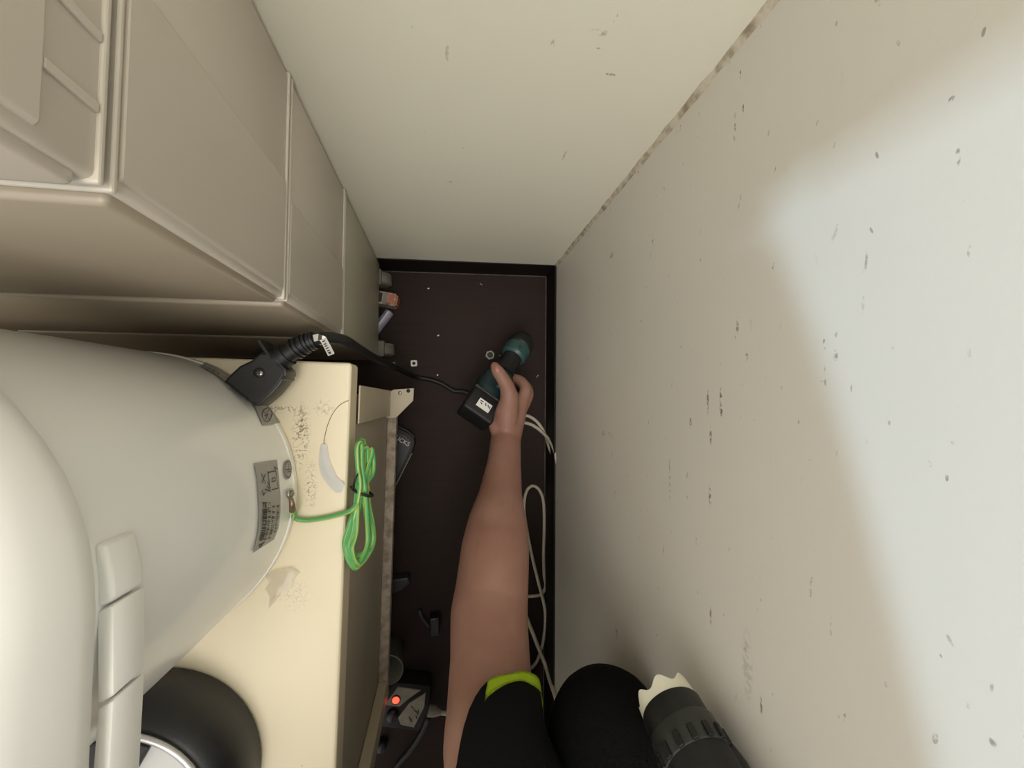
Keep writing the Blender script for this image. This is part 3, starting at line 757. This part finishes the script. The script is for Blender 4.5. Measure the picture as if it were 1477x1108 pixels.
# ================================================================== box with lettering under the ledge, dark things on the floor
bk = [(548, 605), (575, 617), (590, 624), (598, 632), (599, 641), (594, 655), (566, 712), (540, 720), (535, 640)]
zb = .022
pb = thing('black_case', 'black flat case with pale lettering sticking out under the cabinet ledge', 'case', at(575, 660, 0))
P = [at(x, y, zb) for x, y in bk]
cse = obj('case_body', prism([(p.x, p.y) for p in P], 0.0, zb), M['black_dark'], pb, bevel=.003, seg=3, auto=.6)
inn = [(560, 622), (573, 624), (586, 629), (592, 636), (592, 645), (588, 655), (564, 705), (545, 705)]
obj('case_face', prism([(p.x, p.y) for p in [at(x, y, zb) for x, y in inn]], zb - .001, zb + .001), M['black'], pb)
ux = (at(588, 643, zb) - at(572, 634, zb)).normalized()
text_mesh('case_lettering', 'UCKS', .0125, M['white_tag'], pb, at(580.5, 636.5, zb + .0012), ux, Z.cross(ux), .0002)
obj('case_seam', tube([at(594, 654, zb), at(571, 700, zb)], .0011, 6), M['greyplate'], pb)
obj('case_latch', tube(smooth_path([at(574, 615.5, zb), at(588, 622, zb), at(598, 631, zb)], 5), .0016, 6), M['darkgrey'], pb)

def adapter(pxs, z1, label, m, name='charger', cat='charger'):
    P = [at(x, y, z1) for x, y in pxs]
    t_ = thing(name, label, cat, (sum(P, Vector()) / len(P)).to_2d().to_3d())
    obj('housing', prism([(p.x, p.y) for p in P], 0, z1), m, t_, bevel=.003, seg=2, auto=.6)
    mid = sum(P, Vector()) / len(P)
    obj('face_plate', prism([(mid.x + (p.x - mid.x) * .7, mid.y + (p.y - mid.y) * .7) for p in P], z1 - .001, z1 + .001), M['darkgrey'], t_)
    return t_
adapter([(556, 838), (588, 833), (592, 842), (578, 853), (556, 860)], .03, 'dark grey charger block below the lettered case by the ledge', M['darkgrey'])
a2 = adapter([(619, 893), (634, 891), (634, 917), (622, 919)], .03, 'small dark charger block on the floor left of the elbow', M['black'])
obj('charger_cord', tube(smooth_path([at(604, 880, .012), at(610, 893, .014), at(619, 903, .014)], 6), .0042, 8), M['darkgrey'], a2, smooth=True)
# cloudy cup hidden by the ledge
cc = at(560, 966, .07); cup = thing('plastic_cup', 'cloudy grey plastic cup half hidden behind the cabinet ledge', 'cup', (cc.x, cc.y, 0))
cc.z = 0
obj('cup_wall', lathe([(0, 0), (.022, 0), (.026, .07), (.028, .072), (.0255, .072), (.0215, .003), (0, .003)], cc, Z, 32), M['cup'], cup, smooth=True)
obj('cup_rim', tube(ring_path(cc + Z * .072, .027, .027, Vector((1, 0, 0)), Vector((0, 1, 0)), 32), .0012, 6, cap=False), M['cup'], cup, smooth=True)

# power strip with a lit switch
zs = .045
ps = thing('power_strip', 'black and grey power strip with glowing red switch below the cabinet', 'power strip', at(580, 1022, 0))
def pxprism(pts, z0, z1): return prism([(p.x, p.y) for p in [at(x, y, z1) for x, y in pts]], z0, z1)
obj('strip_housing', pxprism([(571, 985), (622, 990), (618, 1022), (604, 1056), (520, 1046), (545, 1000)], 0, zs), M['black_dark'], ps, bevel=.004, seg=2, auto=.6)
obj('switch_plate', pxprism([(574, 991), (607, 996), (590, 1008), (576, 1020), (555, 1017)], zs - .001, zs + .002), M['greyplate'], ps, bevel=.0008)
sp2 = obj('socket_plate', pxprism([(614, 1000), (612, 1020), (597, 1050), (578, 1046), (574, 1036), (590, 1015)], zs - .001, zs + .003), M['greyplate'], ps, bevel=.0008)
ib = bmesh.new()
for (x0, y0, x1, y1) in ((593, 1019, 596, 1022), (600, 1026, 603, 1031), (597, 1024, 599, 1027), (590, 1034, 592, 1041), (593, 1037, 594, 1042), (600, 1033, 601, 1037), (603, 1024, 604, 1029)):
    tube([at(x0, y0, zs + .0034), at(x1, y1, zs + .0034)], .0008, 5, ib)
obj('plate_marks', ib, M['ink'], sp2)
lc = at(571, 1010, zs + .003)
ledo = obj('switch_light', lathe([(0, .003), (.004, .0026), (.0068, .0006), (.0068, -.002)], lc, Z, 24), M['led'], ps, smooth=True)
obj('switch_frame', lathe([(.0068, .001), (.0085, .001), (.0085, -.002), (.0068, -.002)], lc, Z, 24), M['darkgrey'], ps)
obj('black_button', lathe([(0, .008), (.010, .0075), (.0115, .005), (.0115, -.001)], at(566, 1031, zs), Z, 24), M['black'], ps, smooth=True)
pw = thing('grey_plug', 'pale grey plug and cord behind the arm at the power strip', 'plug', at(632, 1024, 0))
obj('plug_body', tube([at(617, 1025, .018), at(626, 1026, .018), at(636, 1028, .018)], [.011, .0105, .005], 14), M['greyplate'], pw, auto=.7)
obj('plug_cord', tube(smooth_path([at(634, 1028, .018), at(652, 1030, .012), at(690, 1034, .006), at(710, 1030, .006)], 6), .0042, 8), M['cable'], pw, smooth=True)
fz = lathe([(0, .020), (.008, .019), (.011, .013), (.011, 0)], at(551, 1070, 0), Z, 20)
tag(obj('bottle_cap', fz, M['darkgrey'], smooth=True), 'grey round cap on the floor below the power strip', 'cap')
obj('power_cord', tube(smooth_path([at(618, 1035, .006), at(608, 1058, .006), at(590, 1085, .006), at(570, 1110, .006), at(560, 1150, .006)], 6), .0055, 8), M['darkgrey'], ps, smooth=True)

# ================================================================== beige cables by the right skirting
def cable(name, pts, r, label, z=.004):
    P = [at(p[0], p[1], p[2] if len(p) > 2 else z) for p in pts]
    return tag(obj(name, tube(smooth_path(P, 8), r, 10), M['cable'], smooth=True), label, 'cable', None)
cable('beige_cable', [(724, 608), (738, 602), (752, 599), (764, 601), (776, 610), (786, 626), (792, 644, .03), (799, 662, .05), (803.5, 671, .066), (803, 665, .070), (799, 648, .062), (790, 632, .03), (778, 620, .008), (765, 612), (750, 610), (735, 616), (722, 626)], .0037, 'doubled beige cable loop by the hand, resting against the right skirting')
cable('beige_cable', [(745, 861, .004), (768, 860, .004), (781, 857, .004), (787, 845, .004), (785, 830, .004), (784, 800, .004), (785, 760, .004), (784, 725, .004), (778, 707, .004), (768, 701, .004), (759, 710, .004),
    (756, 735, .004), (761, 770, .004), (768, 805, .008), (777, 842, .018), (786, 880, .016), (785, 915, .006), (778, 945, .006), (768, 962, .006), (752, 968, .006), (730, 960, .006)], .0034, 'beige cable bent in a tall hairpin beside the bare forearm')
cable('beige_cable', [(748, 868, .012), (757, 886, .013), (768, 912, .018), (776, 933, .022), (786, 958, .022), (792, 978, .048), (798.5, 997, .078), (804, 1014, .095), (812, 1040, .10)], .0042, 'straight beige cable slanting behind the knee')

# ================================================================== person
per = thing('person', 'crouching person in black short-sleeved shirt with neon edge, bare right arm reaching down', 'person', (0.0, -.85, 0))
Wr = at(729, 632, .185); El = at(706, 882, .36)
arm_px = [(730, 626, 45), (727, 668, 51), (722, 712, 64), (718, 750, 84), (714.5, 790, 96), (709.5, 850, 99), (706, 885, 102)]
arm = []; 
for (px, py, wd) in arm_px:
    f = (py - 632) / (882 - 632)
    # height on the straight forearm at that pixel row
    lo_, hi_ = -0.3, 1.3
    for _ in range(50):
        m_ = (lo_ + hi_) / 2; p = Wr.lerp(El, m_); q = ROT.transposed() @ (p - EYE); yy = CY - q.y / -q.z * F
        if yy < py: lo_ = m_
        else: hi_ = m_
    p = at(px, py, Wr.lerp(El, lo_).z)
    arm.append((p, wd * (EYE - p).length / F / 2 * .94))
up_px = [(707, 950, .403, 109), (708, 1020, .445, 113), (711, 1090, .483, 118)]
for px, py, z, wd in up_px:
    p = at(px, py, z); arm.append((p, wd * (EYE - p).length / F / 2 * .86))
shoulder = Vector((.085, -.455, .63))
_l = arm[-1][0]; _t = shoulder + Vector((0, .03, -.05))
arm.append((_l.lerp(_t, .33), .048)); arm.append((_l.lerp(_t, .67), .052)); arm.append((_t, .056)); arm.append((shoulder, .062))
print('arm', [(tuple(round(c, 3) for c in p), round(r, 4)) for p, r in arm])
# tool axis (needed for the grip)
Tb, Th = at(693, 588, .170), at(748, 502, .110)
tax = (Th - Tb).normalized(); TLn = (Th - Tb).length
print('tool length', TLn, Tb, Th)
bm = bmesh.new()
ap = smooth_path([p for p, r in arm], 6); ar = interp([r for p, r in arm], 6)
tube(ap, ar, 28, bm, roundcap=True)
def chain(pts, rad, n=6): 
    tube(smooth_path(pts, n), interp(rad, n), 14, bm, roundcap=True)
# palm: three rays from the wrist to the knuckles, thickened
wr0 = at(730, 630, .183)
chain([wr0, at(740, 603, .178), at(751, 580, .170)], [.0205, .0230, .0150])
chain([wr0, at(740, 602, .165), at(753, 584, .152)], [.019, .0205, .0145])
chain([wr0, at(737, 606, .153), at(750, 592, .135)], [.018, .0185, .0135])
chain([wr0, at(733, 610, .145), at(745, 599, .122)], [.016, .0165, .0120])
chain([at(727.5, 662, .208), at(730, 640, .192), at(734, 620, .182), at(739, 602, .173)], [.0250, .0250, .0248, .0235])
# heel of the hand folded at the wrist
chain([at(724, 632, .186), at(717, 616, .188), at(714, 606, .186)], [.0150, .0145, .0115])
chain([at(716, 612, .186), at(728, 600, .188)], [.0135, .0180])
# thumb: thenar, knuckle, tip
chain([at(730, 622, .190), at(731, 596, .196), at(736, 572, .198)], [.0185, .0210, .0150])
chain([at(735, 580, .198), at(732, 560, .200), at(725, 546, .200), at(717, 534, .199), at(713.5, 528, .197)], [.0165, .0135, .0118, .0108, .0080])
# fingers: knuckle, middle joint, last joint, tip -- unequal and bent round the tool
fing = [([(751, 580, .170), (758, 562, .166), (750, 549, .150), (733, 545, .128), (722, 549, .117)], [.0125, .0108, .0098, .0088, .0068]),
        ([(754, 585, .151), (762, 567, .146), (754, 553, .130), (735, 550, .110), (720, 555, .100)], [.0122, .0106, .0097, .0088, .0066]),
        ([(751, 593, .133), (759, 577, .127), (751, 563, .112), (733, 559, .094), (718, 564, .085)], [.0115, .0100, .0092, .0082, .0064]),
        ([(746, 600, .119), (752, 588, .112), (746, 575, .098), (731, 570, .084), (719, 574, .077)], [.0104, .0090, .0082, .0074, .0058])]
for pts, rad in fing: chain([at(*p) for p in pts], rad)
# trunk, neck, head and legs, beyond the frame
def ch(pts, rad): tube(smooth_path([Vector(p) for p in pts], 5), interp(rad, 5), 20, bm, roundcap=True)
ch([(0, -.90, .42), (.0, -.86, .52), (-.02, -.74, .66), (-.03, -.60, .76), (-.03, -.54, .80)], [.125, .12, .125, .115, .07])
ch([shoulder, (.03, -.50, .71), (-.08, -.54, .79), (-.17, -.60, .82)], [.062, .08, .08, .058])
ch([(-.03, -.56, .78), (-.03, -.50, .86), (-.03, -.47, .90)], [.055, .052, .06])
ch([(-.03, -.46, .93), (-.03, -.44, .99)], [.078, .082])                                         # skull
ch([(-.03, -.38, .91), (-.03, -.375, .93)], [.042, .05])                                         # jaw
ch([(-.03, -.352, .955), (-.03, -.342, .94)], [.012, .014])                                      # nose
for s in (-1, 1): ch([(-.03 + s * .082, -.45, .945), (-.03 + s * .086, -.455, .965)], [.012, .016])   # ears
ch([(-.17, -.60, .82), (-.24, -.74, .66), (-.16, -.62, .52)], [.055, .045, .04])                 # other arm, resting on the thigh
ch([(-.16, -.62, .52), (-.13, -.58, .50)], [.035, .03])
KN = Vector((.161, -.331, .472))
ch([(.06, -.88, .44), (.115, -.60, .475), tuple(KN)], [.105, .078, .052])
ch([tuple(KN), (.168, -.53, .31), (.155, -.70, .10)], [.046, .038, .030])
ch([(.16, -.73, .045), (.16, -.60, .03)], [.032, .024])
ch([(-.09, -.88, .44), (-.10, -.90, .25), (-.10, -.92, .075)], [.10, .075, .055])
ch([(-.10, -.92, .07), (-.10, -1.15, .06), (-.10, -1.32, .05)], [.055, .05, .036])
me = bpy.data.meshes.new('body'); bm.to_mesh(me); bm.free()
tmp = bpy.data.objects.new('body_source', me); C.objects.link(tmp)
rm = tmp.modifiers.new('remesh', 'REMESH'); rm.mode = 'VOXEL'; rm.voxel_size = .0026; rm.use_smooth_shade = True
sm = tmp.modifiers.new('smooth', 'SMOOTH'); sm.factor = .5; sm.iterations = 9
dg = bpy.context.evaluated_depsgraph_get(); dg.update()
bme = bpy.data.meshes.new_from_object(tmp.evaluated_get(dg)); bpy.data.objects.remove(tmp, do_unlink=True)
bme.name = 'body'; bme.materials.clear()
bodyo = link('body', bme, M['skin'], per, smooth=True)
# thumb nail
nd = (at(713.5, 528, .198) - at(720, 540, .2)).normalized()
nb = bmesh.new(); nc = at(717.5, 532, .2087)
lathe([(0, .0012), (.0035, .0008), (.0052, -.0006)], Vector((0, 0, 0)), Z, 16, nb)
sd = Z.cross(nd).normalized(); nn = nd.cross(sd)
for v in nb.verts: v.co = nc + nd * v.co.x * 1.25 + sd * v.co.y + nn * v.co.z * -1 if nn.z < 0 else nc + nd * v.co.x * 1.25 + sd * v.co.y + nn * v.co.z
obj('thumb_nail', nb, M['nail'], bodyo, smooth=True)
# sleeve: a loose tube over the upper arm whose hem runs slantwise
axp = [arm[i][0] for i in range(5, len(arm))]; axr = [arm[i][1] for i in range(5, len(arm))]
AP = smooth_path(axp, 40); AR = interp(axr, 40)
cum = [0]
for a, b in zip(AP, AP[1:]): cum.append(cum[-1] + (b - a).length)
def arm_at(s):
    s = max(0, min(s, cum[-1] - 1e-5))
    i = max(k for k in range(len(cum) - 1) if cum[k] <= s); f = (s - cum[i]) / (cum[i + 1] - cum[i])
    return AP[i].lerp(AP[i + 1], f), AR[i] * (1 - f) + AR[i + 1] * f, (AP[min(i + 2, len(AP) - 1)] - AP[max(i - 1, 0)]).normalized()
def sleeve_pt(phi, s, off):
    c, r, tt = arm_at(s)
    n0 = (EYE - c); n0 = (n0 - tt * n0.dot(tt)).normalized(); s0_ = tt.cross(n0)      # n0 towards the lens side, s0_ to the right
    if s0_.x < 0: s0_ = -s0_
    return c + n0 * ((r + off) * math.cos(phi)) + s0_ * ((r + off) * math.sin(phi))
def s_of_row(py):
    best = min(range(len(AP)), key=lambda k: abs((CY - (ROT.transposed() @ (AP[k] - EYE)).y / -(ROT.transposed() @ (AP[k] - EYE)).z * F) - py)); return cum[best]
HEM = [(-180, 1120), (-130, 1200), (-80, 1195), (-40, 1100), (0, 1040), (40, 1008), (75, 997), (110, 1003), (150, 1060), (180, 1120)]
def row_s(py): return s_of_row(min(py, 1090)) + max(0, py - 1090) * .0006
HS = [(math.radians(a), row_s(y)) for a, y in HEM]
def hem(phi):
    phi = (phi + PI) % (2 * PI) - PI
    for (a, u), (b, v) in zip(HS, HS[1:]):
        if a <= phi <= b:
            f = (phi - a) / (b - a); f = f * f * (3 - 2 * f) * .35 + f * .65
            return u + (v - u) * f
    return HS[0][1]
def sleeve(name, f0, f1, off, m, phis, v0, v1, nv):
    bm = bmesh.new(); rows = []
    for phi in phis:
        row = []
        for k in range(nv + 1):
            f = v0 + (v1 - v0) * k / nv; s = hem(phi) + ((cum[-1] - hem(phi)) if v1 == 1 else .25) * f
            fold = .0012 * noise.noise(Vector((math.cos(phi) * 2.2, math.sin(phi) * 2.2, f * 5)))
            row.append(bm.verts.new(sleeve_pt(phi, s, off + .007 * (1 - f) + .012 * f + fold)))
        rows.append(row)
    for a, b in zip(rows, rows[1:]):
        for k in range(nv): bm.faces.new((a[k], a[k + 1], b[k + 1], b[k]))
    return bm
phis = [2 * PI * k / 72 for k in range(73)]
sb = sleeve('sleeve', 0, 1, 0, None, phis, 0, 1, 24); bmesh.ops.remove_doubles(sb, verts=sb.verts, dist=1e-5)
# the shirt's trunk joins the sleeve
def chs(pts, rad, bm_): tube(smooth_path([Vector(p) for p in pts], 5), interp(rad, 5), 28, bm_, roundcap=True)
chs([(0, -.92, .42), (.0, -.86, .53), (-.02, -.74, .67), (-.03, -.62, .76), (-.03, -.57, .80)], [.14, .137, .14, .125, .08], sb)
chs([(.085, -.455, .635), (.03, -.50, .715), (-.08, -.54, .795), (-.17, -.60, .825)], [.074, .092, .092, .07], sb)
chs([(-.17, -.60, .82), (-.21, -.68, .73)], [.068, .062], sb)
shirt = obj('shirt', sb, M['shirt'], per, smooth=True)
tr = sleeve('trim', 0, 1, .0014, None, [math.radians(a) for a in range(-4, 101, 3)], 0, .056, 4)
bmesh.ops.solidify(tr, geom=tr.faces[:], thickness=.0012)
obj('neon_trim', tr, M['neon'], shirt, smooth=True)
# trousers
tb = bmesh.new()
chs([(.06, -.90, .44), (.115, -.62, .477), (.149, -.41, .480), tuple(KN)], [.118, .088, .066, .0585], tb)
chs([tuple(KN), (.168, -.53, .32), (.155, -.695, .13)], [.0555, .045, .042], tb)
chs([(-.09, -.90, .44), (-.10, -.91, .25), (-.10, -.94, .07)], [.115, .09, .066], tb)
chs([(-.10, -.94, .07), (-.10, -1.15, .066), (-.10, -1.28, .06)], [.066, .062, .056], tb)
chs([(.06, -.90, .44), (-.09, -.90, .44)], [.125, .125], tb)
me = bpy.data.meshes.new('trousers'); tb.to_mesh(me); tb.free()
tmp = bpy.data.objects.new('trousers_source', me); C.objects.link(tmp)
rm = tmp.modifiers.new('remesh', 'REMESH'); rm.mode = 'VOXEL'; rm.voxel_size = .006
sm = tmp.modifiers.new('smooth', 'SMOOTH'); sm.factor = .5; sm.iterations = 6
dg = bpy.context.evaluated_depsgraph_get(); dg.update()
tme = bpy.data.meshes.new_from_object(tmp.evaluated_get(dg)); bpy.data.objects.remove(tmp, do_unlink=True)
tme.name = 'trousers'; tme.materials.clear()
link('trousers', tme, M['trousers'], per, smooth=True)
lb = bmesh.new(); random.seed(5)
for _ in range(160):
    a = random.uniform(-1.2, 1.2); e_ = random.uniform(.3, 1.35)
    d_ = Vector((math.sin(a) * math.cos(e_), math.cos(a) * math.cos(e_), math.sin(e_))); p = KN + d_ * .0568
    tube([p, p + d_ * random.uniform(.0012, .0032) + Vector((random.uniform(-.0015, .0015), random.uniform(-.0015, .0015), 0))], .00025, 3, lb)
lint = obj('lint', lb, M['trousers'], per); lint['kind'] = 'stuff'
for nm, y in (('shoe', 0),):
    obj('shoe', tube([Vector((.15, -.78, .045)), Vector((.15, -.68, .05)), Vector((.15, -.59, .034)), Vector((.15, -.55, .028))], [.036, .044, .033, .026], 18, roundcap=True), M['black_dark'], per, smooth=True)
    obj('shoe', tube([Vector((-.10, -1.26, .045)), Vector((-.10, -1.36, .045)), Vector((-.10, -1.46, .035))], [.038, .042, .03], 18, roundcap=True), M['black_dark'], per, smooth=True)
hb = bmesh.new()
chs([(-.03, -.475, .945), (-.03, -.455, 1.0)], [.080, .088], hb)
obj('hair', hb, M['hairdark'], per, smooth=True)

# ================================================================== teal power tool in the hand
tool = thing('power_tool', 'teal and black cordless power tool gripped in the hand above the floor', 'power tool', Tb)
side = tax.cross(Z).normalized(); upv = side.cross(tax).normalized()
def tp(f, a=0, b=0): return Tb + tax * (f * TLn) + side * a + upv * b
obj('motor_body', tube(smooth_path([tp(.10), tp(.22), tp(.40), tp(.52), tp(.60)], 6), interp([.029, .0315, .031, .025, .0195], 6), 24, flat=.85), M['teal'], tool, auto=.7)
bat = obj('battery', obox(tp(-.02), tax, side, upv, .023, .0295, .025), M['black_dark'], tool, bevel=.005, seg=3, auto=.6)
obj('battery_band', obox(tp(.125), tax, side, upv, .0022, .0305, .0265), M['charcoal'], tool, bevel=.001)
lbc = at(685.5, 594, (tp(-.02) + upv * .0265).z)
lo_n = upv; lbl = obj('battery_label', obox(tp(-.03, 0.001, .0252), tax, side, upv, .0080, .0125, .0004), M['white_tag'], bat)
ib = bmesh.new()
for (a, b, c_, d2) in ((-.010, .004, -.004, .004), (-.008, .001, -.004, -.001), (0, .005, .003, .0005), (.005, .0045, .008, .001), (.0095, .004, .011, -.001)):
    tube([tp(-.03, .001 + a, .0258) + tax * b, tp(-.03, .001 + c_, .0258) + tax * d2], .0009, 5, ib)
obj('label_print', ib, M['ink'], lbl)
obj('body_ridge', obox(tp(.26, .012, .027), tax, side, upv, .0022, .012, .003), M['teal_light'], tool, bevel=.001)
obj('neck', tube(smooth_path([tp(.55), tp(.68), tp(.80), tp(.86)], 5), interp([.0225, .0185, .0185, .020], 5), 22), M['black_dark'], tool, auto=.7)
obj('head_ring', tube([tp(.82), tp(.85), tp(.98), tp(1.0)], [.021, .0248, .0254, .0245], 28), M['teal_light'], tool, auto=.6)
obj('ring_hole', lathe([(0, .001), (.0024, .001), (.0024, -.002)], tp(.91, -.002, .0248), upv, 14), M['ink'], tool)
obj('head_cap', tube([tp(.99), tp(1.04), tp(1.13), tp(1.19), tp(1.22)], [.0248, .0255, .0235, .0170, .008], 28, cap=True), M['black_dark'], tool, smooth=True)

# ================================================================== second tool on the knee
zk = .542
k0 = at(962, 1012, zk)
k1 = EYE + (at(1034, 1150, zk) - EYE).normalized() * ((k0 - EYE).length * .94)
kax = (k1 - k0).normalized()
kt = thing('cordless_driver', 'black driver with scalloped ivory collar resting on the black knee', 'driver', k0)
pxm = (EYE - k0).length / F
kr = 37 * pxm * .86
print('driver r', kr)
def kp(d): return k0 + kax * d
ks = kax.cross(Z).normalized(); ku = ks.cross(kax).normalized()
# scalloped collar
bm = bmesh.new(); n = 96; R1 = []; R2 = []; R3 = []; R4 = []
for k in range(n):
    a = 2 * PI * k / n; e = ks * math.cos(a) + ku * math.sin(a); wv = .0030 * math.cos(a * 7 + .9)
    R1.append(bm.verts.new(kp(.010) + e * kr * .98)); R2.append(bm.verts.new(kp(-.004 + wv) + e * kr * .95))
    R3.append(bm.verts.new(kp(-.004 + wv) + e * kr * .80)); R4.append(bm.verts.new(kp(.010) + e * kr * .80))
for a, b in ((R1, R2), (R2, R3), (R3, R4), (R4, R1)):
    for k in range(n): bm.faces.new((a[k], a[(k + 1) % n], b[(k + 1) % n], b[k]))
obj('scalloped_collar', bm, M['ivory'], kt, auto=.8)
obj('nose_cap', lathe([(0, .002), (kr * .6, .003), (kr * .81, .006), (kr * .81, .012), (0, .012)], k0, kax, 32), M['black_dark'], kt, auto=.6)
obj('front_ring', lathe([(0, .006), (kr * .98, .006), (kr * 1.02, .008), (kr * 1.02, .023), (0, .023)], k0, kax, 40), M['black'], kt, auto=.6)
obj('clutch_ring', lathe([(0, .022), (kr * 1.05, .022), (kr * 1.08, .0235), (kr * 1.06, .042), (kr * 1.02, .0425), (0, .0425)], k0, kax, 48), M['charcoal'], kt, auto=.6)
for k in range(14):
    a = 2 * PI * k / 14; e = ks * math.cos(a) + ku * math.sin(a); c = kp(.0375) + e * kr * 1.05
    obj('grip_notch', obox(c, kax, kax.cross(e), e, .0048, .0024, .0022), M['black_dark'], kt, bevel=.0006)
obj('driver_body', lathe([(0, .040), (kr * 1.02, .040), (kr * 1.02, .060), (kr * .98, .10), (kr * .8, .11), (0, .11)], k0, kax, 32), M['black_dark'], kt, auto=.6)
obj('gear_cover', tube(smooth_path([kp(.026) - ks * kr * .7 - ku * .004, kp(.05) - ks * kr * .8 - ku * .004, kp(.10) - ks * kr * .55], 5), interp([kr * .45, kr * .62, kr * .6], 5), 20, roundcap=True), M['black'], kt, smooth=True)
